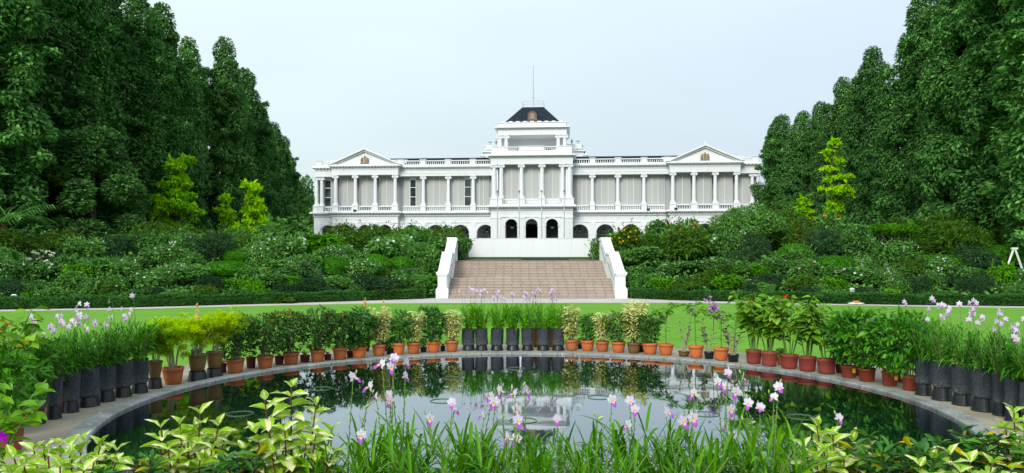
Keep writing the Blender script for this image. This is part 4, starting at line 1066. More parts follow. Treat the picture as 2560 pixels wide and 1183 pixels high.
# sealing wax palm at the far left
d = 31.5; x = X_(6, d); z = ground_z(x, d)
pm = thing('palm', 'palm with reddish stem and feathered fronds at the far left edge', 'palm', (x, d, z))
H = Z_(560, d) - z; g = G(); g.tube([(0,0,-.2),(0,0,H*.5),(.05,0,H)], [.10,.085,.07], 8); g.build('trunk', M['palm_red'], pm)
for k in range(8):
    a = k*2*PI/8 + .3; g = G(); pts = []
    for i in range(9):
        s = i/8; r = 1.7*s; pts.append((math.cos(a)*r, math.sin(a)*r, H + 1.5*s - 1.25*s*s*(1 if k % 2 else .5)))
    g.tube(pts, np.linspace(.03,.008,9), 5); P = np.array(pts); Q = []; Dv = []
    for i in range(1, 9):
        for s in (-1, 1):
            for q in (0, .5):
                p = P[i]*(1-q) + P[i-1]*q; Q.append(p); Dv.append((math.cos(a)*.8 - s*math.sin(a), math.sin(a)*.8 + s*math.cos(a), -.25))
    leaves(g, T_THREAD, Q, Dv, np.tile((0,0,1.), (len(Q),1)), .75); g.build('frond', M['sh_mid'], pm)

# ------------------------------------------------------------------ clipped edging hedges
def hedge(x0, x1, label):
    rng = np.random.default_rng(int(abs(x0)*10)); n = 15000; g = G()
    xs = np.linspace(x0, x1, 120); core = [(-.02,.10),(.02,.27),(.12,.34),(.6,.35),(.72,.27),(.75,-.05)]
    V = []; 
    for x in xs:
        for c in core: V.append((x, yb(x)+.12+c[0]+.04, max(c[1]-.07, -.05)))
    m = len(core); g.add(V, [[(i*m+j, (i+1)*m+j, (i+1)*m+j+1, i*m+j+1) for i in range(len(xs)-1) for j in range(m-1)], [tuple(range(m))], [tuple(range((len(xs)-1)*m, len(xs)*m))[::-1]]], 0)
    u = rng.random(n); x = x0 + (x1-x0)*rng.random(n)
    top = u > .45
    hh = .345 + .03*np.sin(x*2.3) + .02*np.sin(x*7)
    y = np.where(top, rng.random(n)*.72, .0 + rng.normal(size=n)*.02); z = np.where(top, hh + rng.normal(size=n)*.018, rng.random(n)*hh)
    P = np.stack([x, yb(x)+.12+y, z], 1); D = np.stack([rng.normal(size=n)*.7, np.where(top, rng.normal(size=n)*.7, -.6), np.where(top, .8, .3)], 1)
    leaves(g, T_FAR, P, D, rdir(rng, n) + np.array([0,-.5,.8]), .085*(1+.4*rng.random(n)))
    o = g.build('hedge', M['hedge']); return tag(o, label, 'hedge')
hedge(-24, -4.05, 'low dark clipped edging hedge along the path left of the staircase')
hedge(5.55, 24, 'low dark clipped edging hedge along the path right of the staircase')

# ------------------------------------------------------------------ shrubs of the bank
def shrub_mesh(seed, mat, n=1500, size=.13, T=T_FAR, form='round', droop=.15, rand=.65):
    rng = np.random.default_rng(seed); L = []
    if form == 'clip':
        L = [((0,0,.34),(.62,.62,.46))]
        g = G(); lobes_leaves(g, rng, L, int(n*1.7), T, size*.55, 0, droop=-.2, rand=.45, shell=.10, inner=.02, zmin=-.05); 
        g.lathe([(.3,-.1),(.55,.1),(.57,.34),(.45,.60),(.2,.72),(.01,.74)], 14, mat=0)
    else:
        k = {'round':11,'tall':15,'loose':13}[form]
        for i in range(k):
            a = rng.random()*6.28; r = .46*math.sqrt(rng.random()); z = (.18 + .55*rng.random()) if form != 'tall' else (.15 + .75*rng.random())
            q = (.20 + .14*rng.random()) * (1.0 if form != 'loose' else .8); L.append(((math.cos(a)*r, math.sin(a)*r, z*(1-.35*r)), (q*1.1, q*1.1, q*.9)))
        g = G(); lobes_leaves(g, rng, L, n, T, size, 0, droop=droop, rand=rand, shell=.4, inner=.10, zmin=-.1)
        # leafy shoots breaking the outline
        for q in range(22):
            c, rr = L[rng.integers(len(L))]; u = rdir(rng, 1)[0]; u[2] = abs(u[2])*.9 + .35; u /= np.linalg.norm(u); m = 9
            ss = np.linspace(.6, 1.55 + .5*rng.random(), m); P = np.array(c) + np.array(rr)*u*ss[:,None]; P[:,2] += .03*ss
            leaves(g, T, P, u*.5 + rdir(rng, m)*.8, rdir(rng, m)*.5 + np.array([0,0,1.]), size*(1.05 - .3*np.linspace(0,1,m)))
    fo = g.mesh('foliage', [M[mat]])
    st_ = G()
    for i in range(7):
        a = rng.random()*6.28; st_.tube([(.05*math.cos(a),.05*math.sin(a),-.15),(.2*math.cos(a),.2*math.sin(a),.2),(.33*math.cos(a),.33*math.sin(a),.45)], [.022,.016,.008], 5)
    return L, fo, st_.mesh('stem', [M['wood']])
def flower_mesh(seed, L, mat, n, size, top=.0):
    rng = np.random.default_rng(seed); C = np.array([l[0] for l in L]); R = np.array([l[1] for l in L]); k = rng.integers(0, len(L), n*3)
    u = rdir(rng, n*3); u[:,2] = np.abs(u[:,2])*.9+.1; u = nrm(u); u[:,1] -= .25; P = C[k] + R[k]*nrm(u)*1.05
    P = P[P[:,2] > top][:n]; u = nrm(u[:len(P)]); g = G()
    for j in range(5):
        a = j*2*PI/5 + rng.random(len(P)); 
        A = nrm(np.cross(u, rdir(rng, len(P)) * .001 + np.array([.1,.2,1.]))); B = np.cross(u, A)
        leaves(g, T_FARW, P, A*np.cos(a)[:,None] + B*np.sin(a)[:,None] + u*.25, u, size)
    return g.mesh('flowers', [M[mat]])
KIND = {}
def mk(kind, desc, mat, n=1500, size=.13, T=T_FAR, form='round', flower=None, nf=0, fs=.05, nv=2, **kw):
    vs = []
    for v in range(nv):
        L, fo, stx = shrub_mesh(hash(kind) % 1 + 100 + len(KIND)*10 + v, mat, n, size, T, form, **kw)
        fl = flower_mesh(900 + len(KIND)*10 + v, L, flower, nf, fs, .35) if flower else None
        vs.append((fo, stx, fl))
    KIND[kind] = (desc, vs)
mk('mid', 'mid green leafy shrub', 'sh_mid', 1700, .12, nv=3)
mk('midL', 'broad leaved green shrub', 'sh_mid', 1300, .145, T_FARW, 'loose', droop=.4)
mk('bright', 'bright green leafy shrub', 'sh_bright', 1500, .12, T_FARW)
mk('dark', 'dark fine leaved shrub', 'sh_dark', 2200, .085, T_FARN)
mk('grey', 'grey green shrub', 'sh_grey', 1600, .11)
mk('olive', 'olive green shrub', 'sh_olive', 1700, .12, T_FARN, 'tall')
mk('fern', 'feathery light green shrub', 'sh_olive', 2200, .16, T_FARN, 'loose', droop=.5)
mk('clip', 'clipped dome shrub', 'clip', 3000, .10, form='clip')
mk('wflow', 'white flowered shrub', 'sh_mid', 1500, .11, flower='fl_white', nf=34, fs=.052)
mk('wflow2', 'white speckled shrub', 'sh_mid', 1500, .10, flower='fl_white', nf=52, fs=.040)
mk('red', 'shrub with reddish young tips', 'sh_olive', 1700, .11, T_FARN, 'tall', flower='fl_redtip', nf=40, fs=.055)
mk('hydr', 'shrub of big creamy flower heads', 'sh_dark', 1300, .12, flower='fl_cream', nf=34, fs=.10, nv=1)
mk('yell', 'shrub of small yellow flowers', 'sh_olive', 1700, .10, flower='fl_yellow', nf=110, fs=.04, nv=1)
mk('oran', 'shrub with pale orange blossoms', 'sh_mid', 1700, .12, flower='fl_orange', nf=26, fs=.085, nv=1)
mk('pink', 'shrub with pale pink blossoms', 'sh_mid', 1500, .12, flower='fl_pink', nf=22, fs=.06, nv=1)
def put_shrub(kind, x, y, h, rxy, label, rz=None, group=None, name='shrub', zoff=-.04):
    desc, vs = KIND[kind]; fo, stx, fl = vs[random.randrange(len(vs))]
    t_ = thing(name, label, 'shrub', (x, y, ground_z(x, y) + zoff), random.random()*6.28 if rz is None else rz, group)
    s = (rxy/.6, rxy/.6, h/.82)
    inst('foliage', fo, t_, scale=s); inst('stem', stx, t_, scale=s)
    if fl: inst('flowers', fl, t_, rot=(0,0,0), scale=s)['kind'] = 'stuff'
    return t_
def locate(px, t):
    y = 34.0
    for _ in range(30):
        x = X_(px, y); y = yb(x) + t
    return x, y
SP = [  # kind, photo column, photo row of its top, distance behind the path, width in photo pixels, label
 ('hydr',100,627,5.0,95,'shrub of big creamy white flower heads at the far left'),
 ('clip',605,618,6.0,105,'wide clipped dome shrub, upper of a pair left of the mansion'),
 ('clip',566,650,4.2,125,'wide clipped dome shrub, lower of a pair left of the mansion'),
 ('clip',836,640,4.2,80,'clipped drum shaped shrub halfway between left pavilion and staircase'),
 ('wflow2',415,608,5.6,105,'largest white speckled shrub high on the left bank'),
 ('wflow2',455,655,3.6,120,'white speckled shrub low on the left bank below the largest one'),
 ('wflow',300,637,4.2,90,'white flowered shrub right of the creamy flower heads'),
 ('wflow',740,640,4.0,60,'white flowered shrub just left of the clipped drum shaped shrub'),
 ('wflow2',905,645,3.6,95,'pale speckled shrub just right of the clipped drum shaped shrub'),
 ('wflow',845,612,6.5,80,'white flowered shrub just above the clipped drum shaped shrub'),
 ('midL',722,553,10.5,165,'big rounded leafy shrub covering the foot of the left pavilion end'),
 ('red',870,579,12.0,110,'reddish tipped shrub before the arches of the left pavilion'),
 ('bright',800,588,9.5,110,'bright green shrub below the left corner of the mansion'),
 ('olive',952,582,11,90,'olive shrub between the left pavilion and the taller bushes'),
 ('mid',1035,573,11,130,'tall loose shrub before the left wing arches'),
 ('red',1118,583,10,110,'reddish tipped shrub before the arches beside the left parapet top'),
 ('mid',1150,590,7.9,62,'dense shrub between the left parapet top and the hoarding'),
 ('mid',1060,625,6.0,110,'large green shrub pressed against the left parapet'),
 ('bright',1075,690,2.3,70,'bright shrub beside the foot of the left parapet'),
 ('dark',775,690,1.9,90,'dark low bush above the left hedge, outer of two'),
 ('dark',930,686,1.9,160,'dark low bush above the left hedge, nearest the staircase'),
 ('fern',706,738,.15,68,'feathery light green plant spilling over the left hedge'),
 ('bright',630,692,1.8,62,'round bright green bush above the left hedge'),
 ('bright',730,690,1.9,55,'small bright green bush beside the outer dark bush'),
 ('pink',1498,598,8.3,46,'dark shrub with pink blossoms between hoarding and right parapet'),
 ('yell',1572,574,9.0,105,'shrub of small yellow flowers beside the right parapet top'),
 ('oran',1692,556,11,120,'tall shrub with pale orange blossoms before the right wing'),
 ('olive',1770,577,11,90,'olive shrub between the orange blossomed shrub and the spreading tree'),
 ('mid',1590,620,5.6,120,'large green shrub pressed against the right parapet'),
 ('bright',1655,690,2.2,80,'bright green bush above the right hedge, nearest the staircase'),
 ('bright',1812,688,2.0,80,'bright green bush above the right hedge, below the spreading tree'),
 ('wflow',1700,650,4.6,105,'white flowered shrub below the orange blossomed shrub'),
 ('wflow2',1800,640,4.6,110,'white speckled shrub below the spreading tree'),
 ('wflow',1640,680,3.2,60,'small white flowered shrub beside the right parapet foot'),
 ('clip',1988,606,6.4,82,'small clipped dome shrub right of the spreading tree'),
 ('clip',2350,634,5.0,125,'clipped dome shrub left of the white trestle'),
 ('clip',2505,610,6.0,140,'largest clipped dome shrub behind the white trestle'),
 ('oran',2062,545,11,120,'orange blossomed shrub below the tall lime tree'),
 ('wflow',2120,665,3.4,110,'white flowered shrub on the right bank below the small dome'),
 ('wflow',2185,668,3.2,90,'white flowered shrub left of the dome beside the trestle'),
 ('wflow',2330,672,2.8,60,'small white flowered shrub below the dome left of the trestle'),
 ('pink',2010,650,3.8,80,'shrub with pink blossoms below the small clipped dome'),
 ('bright',2085,690,2.2,75,'lime bright bush above the right hedge near the centre right'),
 ('dark',2290,690,1.9,90,'dark low bush above the right hedge below the dome'),
]
taken = []
for kind, px, top, t0, wpx, lb in SP:
    x, y = locate(px, t0); z = ground_z(x, y); r = wpx*y/F/2
    put_shrub(kind, x, y, max(.35, Z_(top, y) - z), r, lb, group=None)
    taken.append((x, y, r))
# spreading small tree on the right bank, and the flat topped feathery one with pale stems
rng = np.random.default_rng(77)
L = []
for k in range(30):
    a = rng.random()*6.28; r = 1.75*math.sqrt(rng.random()); L.append(((math.cos(a)*r, math.sin(a)*r, 1.55 + 1.5*(1-(r/2.0)**2)*rng.random() + .25), (.42+.2*rng.random(),)*3))
stt = lobed_tree(61, L, 6500, 'sh_mid', .15, trunk=((0,0,-.2),(.1,0,.6),(.05,0,1.4)), tr=.09, wood='wood_pale')
x, y = locate(1868, 9.5); put_tree(stt, x, y, Z_(516, y)-ground_z(x, y), 1.0, 'small spreading tree with bare forked stems before the right pavilion', 'spreading_tree', H0=3.4); taken.append((x, y, 1.6))
L = []
for k in range(16):
    a = rng.random()*6.28; r = 1.15*math.sqrt(rng.random()); L.append(((math.cos(a)*r, math.sin(a)*r, 1.35 + .35*rng.random()), (.36,.36,.16)))
ftt = lobed_tree(62, L, 3000, 'sh_bright', .15, T_FARN, droop=.3, trunk=((0,0,-.2),(.05,0,.4),(.0,0,.9)), tr=.05, wood='wood_pale')
x, y = locate(2248, 9.0); put_tree(ftt, x, y, Z_(560, y)-ground_z(x, y), 1.0, 'flat topped feathery small tree with pale stems on the right bank', 'flat_topped_tree', H0=1.8); taken.append((x, y, 1.1))
# filler shrubs, row by row
ROWS = [(1.25,.50,.50,'lowest'),(2.3,.62,.58,'second lowest'),(3.5,.75,.66,'third lowest'),(4.9,.95,.78,'middle'),(6.6,1.2,.92,'third highest'),(8.8,1.55,1.1,'second highest'),(11.5,2.0,1.35,'topmost')]
MIX = [(['dark','mid','bright','mid','wflow','mid','olive'],),(['mid','bright','dark','wflow2','midL','fern','mid'],),(['wflow','mid','wflow2','midL','bright','grey','olive'],),(['mid','midL','clip','wflow2','olive','dark'],),
       (['mid','olive','midL','dark','fern','wflow'],),(['mid','midL','olive','red','fern','dark'],),(['mid','olive','midL','red','dark','mid'],)]
for side, sname in ((-1,'left'),(1,'right')):
    for ri, (t0, h0, r0, rname) in enumerate(ROWS):
        cnt = {}; dx = 4.75 + (.4 if ri == 0 else .1)
        k = 0
        while True:
            r = r0*(.75 + .65*random.random()); dx += r*.80; x = SX + side*dx; y = yb(x) + t0 + (random.random()-.5)*1.1; dx += r*.62
            if abs(x) > .70*y + 1.0 or k > 24: break
            k += 1
            if any((x-a)**2 + (y-b)**2 < (.75*c + .3*r)**2 for a, b, c in taken): continue
            kind = random.choice(MIX[ri][0]); cnt[kind] = cnt.get(kind, 0) + 1
            h = h0*(.7 + .75*random.random())*(.75 if kind == 'clip' else 1); z_ = ground_z(x, y); pxx = 1280 + x*F/y
            if ri >= 4: h = max(.55, min(h, Z_((591 if pxx < 1900 else 566) - 16*random.random(), y) - z_))
            put_shrub(kind, x, y, h, r, f'{ORD[cnt[kind]-1]} {KIND[kind][0]} from the staircase in the {rname} row, {sname} bank', group=f'shrubs planted on the {sname} bank')
# leafy ground cover between them
rng = np.random.default_rng(3); n = 26000
x = rng.uniform(-26, 26, n); tt = rng.uniform(.9, 14, n); keep = np.abs(x - SX) > 4.5; x = x[keep]; tt = tt[keep]
y = yb(x) + tt; z = tz(tt) + rng.random(len(x))*.30
g = G(); leaves(g, T_FARW, np.stack([x, y, z], 1), rdir(rng, len(x)) + np.array([0,-.3,.4]), rdir(rng, len(x))*.6 + np.array([0,-.3,1]), .20)
gc = tag(g.build('ground_cover', M['sh_mid']), 'low leafy ground cover filling the bank beneath the shrubs', 'ground cover'); gc['kind'] = 'stuff'

# ------------------------------------------------------------------ small things by the path
x, y = locate(2536, 4.0); d = y
fr = thing('trestle', 'white A shaped wooden trestle at the right edge before the clipped dome', 'trestle', (x, y, ground_z(x, y)))
hh = Z_(622, d) - ground_z(x, y)
g = G(); g.tube([(-.48,0,-.05),(-.03,0,hh)], .045, 4); g.build('leg', M['white2'], fr)
g = G(); g.tube([(.48,0,-.05),(.03,0,hh)], .045, 4); g.build('leg', M['white2'], fr)
g = G(); g.box(-.12,.12,-.06,.06,hh-.03,hh+.05); g.build('top_block', M['white2'], fr)
for px, py, t0, lb in ((35,738,.95,'small white garden marker post behind the hedge at the far left'),(2130,722,1.0,'small pale garden marker post behind the right hedge')):
    x, y = locate(px, t0); h = Z_(py, y) - ground_z(x, y)
    q = thing('marker_post', lb, 'marker', (x, y, ground_z(x, y)))
    g = G(); g.box(-.035,.035,-.03,.03,-.05,h-.2); g.build('post', M['metal'], q)
    g = G(); g.box(-.085,.085,-.05,.05,h-.22,h); g.lathe([(.10,h),(.06,h+.03)], 8); g.build('head', M['white2'], q)
x, y = locate(2140, -.45)
q = thing('folded_sack', 'pale sack with orange top lying on the path before the right hedge', 'sack', (x, y, -.014))
g = G(); V = []
for j in range(7):
    s = j/6; w_ = .07*math.sin(PI*min(max(s,.06),.94)); 
    for k in range(8): a = k*PI/4; V.append((-.32+.64*s, .14*math.cos(a)*(.4+.6*math.sin(PI*s)), .05+w_*.7*math.sin(a)+.01))
g.add(V, [[(j*8+k, j*8+(k+1)%8, (j+1)*8+(k+1)%8, (j+1)*8+k) for j in range(6) for k in range(8)], [tuple(range(8))[::-1]], [tuple(range(48,56))]]); g.build('sack', M['white2'], q, True)
g = G(); g.lathe([(.16,.10),(.13,.15),(.05,.165),(.0,.165)], 10); g.build('cover', M['fl_orange'], q)

# ------------------------------------------------------------------ pots
def pot_meshes():
    d = {}
    def pm(name, mat, prof, n=28, ridge=()):
        g = G(); g.lathe(prof, n, cap=True); d[name] = g.mesh('pot', [M[mat]], True)
    tc = [(.66,0),(.70,.02),(.80,.30),(.885,.62),(.92,.795),(.97,.80),(1.0,.83),(1.0,.94),(.97,1.0),(.90,1.0),(.88,.88)]
    pm('terra', 'terracotta', tc); pm('new', 'terra_new', tc); pm('brown', 'brown_pot', tc)
    ol = [(.62,0),(.68,.03),(.80,.35),(.88,.70),(.89,.84),(.93,.86),(1.0,.90),(1.0,.97),(.95,1.0),(.88,1.0),(.86,.90)]
    pm('olive', 'olive_pot', ol); pm('maroon', 'maroon_pot', [(.72,0),(.78,.03),(.85,.25),(.88,.50),(.90,.52),(.93,.82),(.98,.84),(1.0,.88),(1.0,.96),(.97,1.0),(.91,1.0),(.89,.9)])
    ns = [(.76,0),(.78,.01),(.78,.06),(.80,.07),(.93,.86),(.99,.87),(1.0,.9),(1.0,.99),(.98,1.0),(.94,1.0),(.93,.9)]
    pm('nursery', 'nursery_pot', ns); pm('darkred', 'darkred_pot', ns); pm('black', 'black_plastic', ns)
    g = G(); g.lathe([(1.0,0),(1.0,.06),(.97,.07),(.95,.10),(.80,.93),(.78,.93),(.78,.8)], 28)
    for k in range(12):
        a = k*2*PI/12; a2 = a + .33; ri, ro = .77, .80
        V = [(r*math.cos(q), r*math.sin(q), z) for z in (.93, 1.0) for r, q in ((ri,a),(ro,a),(ro,a2),(ri,a2))]
        g.add(V, [[(0,3,2,1),(4,5,6,7),(0,1,5,4),(1,2,6,5),(2,3,7,6),(3,0,4,7)]])
    d['upturned'] = g.mesh('upturned_pot', [M['black_plastic']])
    for v in range(3):
        rng = np.random.default_rng(200+v); n = 30; m = 16; g = G(); V = np.zeros((m, n, 3)); uv = np.zeros((m,n,2))
        ph = rng.random(8)*6.28
        for i in range(m):
            s = i/(m-1)
            for k in range(n):
                a = 2*PI*k/n; r = .97 + .035*math.sin(3*a+ph[0]+s*2) + .02*math.sin(7*a+ph[1]-s*5) + .012*math.sin(s*26+ph[2]+2*math.sin(2*a+ph[3])) + .012*rng.normal()
                if i == 0: r *= .90
                V[i,k] = (r*math.cos(a), r*math.sin(a), s + .012*math.sin(4*a+ph[4])*(s > .9)); uv[i,k] = (k/n, s)
        i, j = np.meshgrid(np.arange(m-1), np.arange(n), indexing='ij'); j2 = (j+1) % n
        g.add(V.reshape(-1,3), [np.stack([i*n+j, i*n+j2, (i+1)*n+j2, (i+1)*n+j], -1).reshape(-1,4), [tuple(range(n))[::-1]]], 0, uv.reshape(-1,2))
        d['bag%d' % v] = g.mesh('bag', [M['bag']], False)
    g = G(); g.lathe([(.0,.0),(.86,0),(.86,.004)], 20, cap=False); d['soil'] = g.mesh('soil', [M['potsoil']])
    return d
PM = pot_meshes()

# ---- plants for pots (metres, standing on z = 0)
def stems_fan(rng, n, h, spread, r=.005, mat='palestem', lean=0.0):
    g = G(); tips = []
    for k in range(n):
        a = rng.random()*6.28; q = spread*math.sqrt(rng.random()); hh = h*(.75+.35*rng.random())
        b = (.035*math.cos(a), .035*math.sin(a), -.01); m = (q*.45*math.cos(a), q*.45*math.sin(a), hh*.55); e = (q*math.cos(a), q*math.sin(a), hh)
        g.tube([b, m, e], [r, r*.8, r*.5], 5); tips.append(e)
    return g.mesh('stem', [M[mat]]), np.array(tips)
def p_shrub(seed, mat, h=.62, spread=.18, nst=14, n=1400, size=.055, T=T_MID, stem='palestem', z0=.16, lob=.10, flower=None, droop=.1, second=None):
    rng = np.random.default_rng(seed); st, tips = stems_fan(rng, nst, h*.86, spread, mat=stem)
    L = []
    for e in tips:
        for s in np.linspace(z0/h, 1.0, 4): L.append((np.array(e)*np.array([s**.8, s**.8, s]) + rng.normal(size=3)*.02, (lob*(.7+.5*rng.random()),)*3))
    g = G(); lobes_leaves(g, rng, L, n, T, size, 0, droop=droop, rand=.6, shell=.7, inner=.03, zmin=.05, up=.3)
    if second: lobes_leaves(g, rng, L, int(n*.12), T, size, 1, droop=droop, rand=.6, shell=.3, inner=0, zmin=.2, up=.3)
    parts = [('stem', st), ('foliage', g.mesh('foliage', [M[mat]] + ([M[second]] if second else [])))]
    if flower:
        g = G(); C = np.array([l[0] for l in L]); top = C[C[:,2] > h*.72]; k = rng.integers(0, len(top), 5)
        for q in k:
            c = top[q] + np.array([0,-.05,.07]); u = rdir(rng, 26); u[:,2] = np.abs(u[:,2]); leaves(g, T_FARW, c + u*.022, u + rdir(rng,26)*.5, u, .016)
        parts.append(('flowers', g.mesh('flowers', [M[flower]])))
    return parts
def p_cream(seed, h=.66):
    rng = np.random.default_rng(seed); st, tips = stems_fan(rng, 14, h*.9, .16, .005); P=[]; D=[]; S=[]
    for e in tips:
        for s in np.linspace(.22, 1.04, 17):
            p = np.array(e)*np.array([s**.9, s**.9, s])
            for j in range(7): a = rng.random()*6.28; P.append(p); D.append((math.cos(a), math.sin(a), .35-.7*rng.random())); S.append(.105*(.7+.5*rng.random())*(1.15-.35*s))
    g = G(); leaves(g, T_MIDN, P, D, np.tile((0,0,1.),(len(P),1)) + rng.normal(size=(len(P),3))*.3, S); return [('stem', st), ('foliage', g.mesh('foliage', [M['cream_leaf']]))]
def p_feather(seed, h=.56, mat='feather'):
    rng = np.random.default_rng(seed); st, tips = stems_fan(rng, 10, h*.74, .24, .007, 'palestem'); P=[]; D=[]; S=[]
    C = []
    for e in tips:
        for q in range(9): C.append(np.array(e) + rng.normal(size=3)*np.array([.075,.075,.05]) + np.array([0,0,.03]))
    for k in range(34): a = rng.random()*6.28; r = .19*rng.random()**.5; C.append(np.array([r*math.cos(a), r*math.sin(a), h*.22+h*.55*rng.random()]))
    C = np.array(C)
    for c in C:
        n = 120; u = rdir(rng, n); u[:,2] = u[:,2]*.6+.35; P.append(c + u*.012); D.append(u); S.append(.058*(.7+.5*rng.random(n)))
    g = G(); P = np.concatenate(P); leaves(g, T_THREAD, P, np.concatenate(D), rdir(rng, len(P)) + np.array([0,0,1.]), np.concatenate(S))
    return [('stem', st), ('foliage', g.mesh('foliage', [M[mat]]))]
def p_blades(seed, h=.5, nc=15, mat='blade', L0=.24, W=.017, spread=.16, lmax=12, base=.055, cane='cane', bend=(.25,.7), el0=.55):
    """bamboo orchid clump: canes with two ranked arching leaves"""
    rng = np.random.default_rng(seed); gs = G(); P=[]; D=[]; Ls=[]; Bd=[]
    for k in range(nc):
        a = rng.random()*6.28; lean = spread*math.sqrt(rng.random()); hh = h*(.55+.4*rng.random()); br = base*math.sqrt(rng.random())
        b = np.array([br*math.cos(a), br*math.sin(a), -.01]); e = np.array([br*math.cos(a)+lean*math.cos(a), br*math.sin(a)+lean*math.sin(a), hh])
        gs.tube([b, (b+e)/2 + np.array([-.01*math.cos(a), -.01*math.sin(a), .02]), e], [.0045,.004,.0025], 5)
        fa = rng.random()*6.28
        for i in range(lmax):
            s = .12 + .88*i/(lmax-1); p = b*(1-s)+e*s; az = fa + (PI if i % 2 else 0) + rng.normal()*.35
            el = el0 + .55*s + rng.normal()*.12
            P.append(p); D.append((math.cos(az)*math.cos(el)+.25*math.cos(a), math.sin(az)*math.cos(el)+.25*math.sin(a), math.sin(el))); Ls.append(L0*(.75+.45*rng.random())*(1.1-.3*s)); Bd.append(bend[0]+(bend[1]-bend[0])*rng.random())
    g = G(); blades(g, rng, P, D, np.array(Ls), W*(.8+.4*rng.random(len(P))), np.array(Bd)); return [('cane', gs.mesh('cane', [M[cane]])), ('foliage', g.mesh('foliage', [M[mat]]))]
def p_big(seed, mat, h=.9, n=90, size=.13, T=None, spread=.2, nst=4, stem='greenstem', second=None, z0=.3, droop=.45):
    rng = np.random.default_rng(seed); st, tips = stems_fan(rng, nst, h*.92, spread, .008, stem); g = G(); P=[]; D=[]; S=[]
    for k in range(n):
        e = tips[rng.integers(len(tips))]; s = z0 + (1-z0)*rng.random()**.75; p = np.array(e)*np.array([s**.8,s**.8,s]); a = rng.random()*6.28
        q = .06*rng.random(); P.append(p + np.array([q*math.cos(a), q*math.sin(a), 0])); D.append((math.cos(a), math.sin(a), .25-droop*rng.random()*1.6)); S.append(size*(.6+.6*rng.random()))
    P = np.array(P); D = np.array(D); S = np.array(S); U = np.tile((0,0,1.),(n,1)) + rng.normal(size=(n,3))*.35; m = int(n*(.88 if second else 1))
    leaves(g, T or tmpl_near(.62,.28,.12,.02,5,.38), P[:m], D[:m], U[:m], S[:m])
    if second: leaves(g, T or tmpl_near(.62,.28,.12,.02,5,.38), P[m:], D[m:], U[m:], S[m:], 1)
    return [('stem', st), ('foliage', g.mesh('foliage', [M[mat]] + ([M[second]] if second else [])))]
def p_seedling(seed, h=.62, flower=None):
    rng = np.random.default_rng(seed); gs = G(); gs.tube([(0,0,0),(.01,.0,h*.5),(0,0,h*.8)], [.008,.006,.005], 6); g = G(); P=[]; D=[]; S=[]; tips=[]
    for k in range(6):
        a = k*1.05+rng.random()*.5; r = .10+.07*rng.random(); e = np.array([r*math.cos(a), r*math.sin(a), h*.78+.12*rng.random()]); gs.tube([(0,0,h*.62),tuple(e*np.array([.5,.5,.9])),tuple(e)], [.005,.004,.003], 5); tips.append(e)
        for j in range(11): b = j*2.4+rng.random(); P.append(e + np.array([0,0,-.03*rng.random()*j*.3])); D.append((math.cos(b), math.sin(b), .5-.75*rng.random())); S.append(.10*(.7+.5*rng.random()))
    for k in range(6): b = rng.random()*6.28; P.append((0,0,h*(.15+.5*rng.random()))); D.append((math.cos(b), math.sin(b), .1)); S.append(.07)
    leaves(g, tmpl_near(.36,.3,.10,.01,5,.5), P, D, np.tile((0,0,1.),(len(P),1)) + rng.normal(size=(len(P),3))*.3, S)
    parts = [('stem', gs.mesh('stem', [M['greenstem']])), ('foliage', g.mesh('foliage', [M['seedling']]))]
    if flower:
        g = G()
        for q in range(16):
            c = np.array([rng.normal()*.06, rng.normal()*.05-.04, h*(.86)+rng.normal()*.025]); u = rdir(rng, 9); leaves(g, T_FARW, np.tile(c,(9,1)), u, rdir(rng,9), .022)
        parts.append(('flowers', g.mesh('flowers', [M[flower]])))
    return parts
def p_orchid(seed, h=.42, flower='fl_purple', dense=True):
    """dendrobium: a few thick canes, strap leaves and a drooping spray"""
    rng = np.random.default_rng(seed); gs = G(); P=[]; D=[]; tips=[]
    for k in range(5):
        a = rng.random()*6.28; e = np.array([.09*math.cos(a), .09*math.sin(a), h*(.6+.4*rng.random())]); gs.tube([(0.02*math.cos(a),.02*math.sin(a),0),tuple(e*.5),tuple(e)], [.010,.009,.006], 6); tips.append(e)
        for i in range(6): s = .35+.65*i/5; az = a + (1.3 if i%2 else -1.3); P.append(e*s); D.append((math.cos(az),math.sin(az),.55))
    g = G(); blades(g, rng, np.array(P), np.array(D), .12, .026, .3)
    parts = [('cane', gs.mesh('cane', [M['palestem']])), ('foliage', g.mesh('foliage', [M['gloss']]))]
    if flower:
        g = G(); sp = [np.array(tips[0])*(1-s) + np.array([.10,-.05,h*1.75-.35*h*s*s])*s for s in np.linspace(0,1,7)]; fs = G(); fs.tube(sp, .004, 5); parts.append(('flower_stem', fs.mesh('flower_stem', [M['greenstem']])))
        for q in range(34 if dense else 16):
            s = .55+.45*rng.random(); i = s*6; p = sp[int(i)] if int(i) >= 6 else sp[int(i)]*(1-i%1)+sp[int(i)+1]*(i%1); c = p + rng.normal(size=3)*np.array([.035,.03,.05]); u = rdir(rng, 6); leaves(g, T_FARW, np.tile(c,(6,1)), u, rdir(rng,6), .034)
        parts.append(('flowers', g.mesh('flowers', [M[flower]])))
    return parts
def p_lily(seed, h=.2):
    rng = np.random.default_rng(seed); n = 22; a = rng.random(n)*6.28; g = G(); blades(g, rng, np.stack([.01*np.cos(a),.01*np.sin(a),np.zeros(n)],1), np.stack([np.cos(a)*.7,np.sin(a)*.7,np.full(n,1.0)],1), h*(.8+.6*rng.random(n)), .016, .55)
    return [('foliage', g.mesh('foliage', [M['lily']]))]
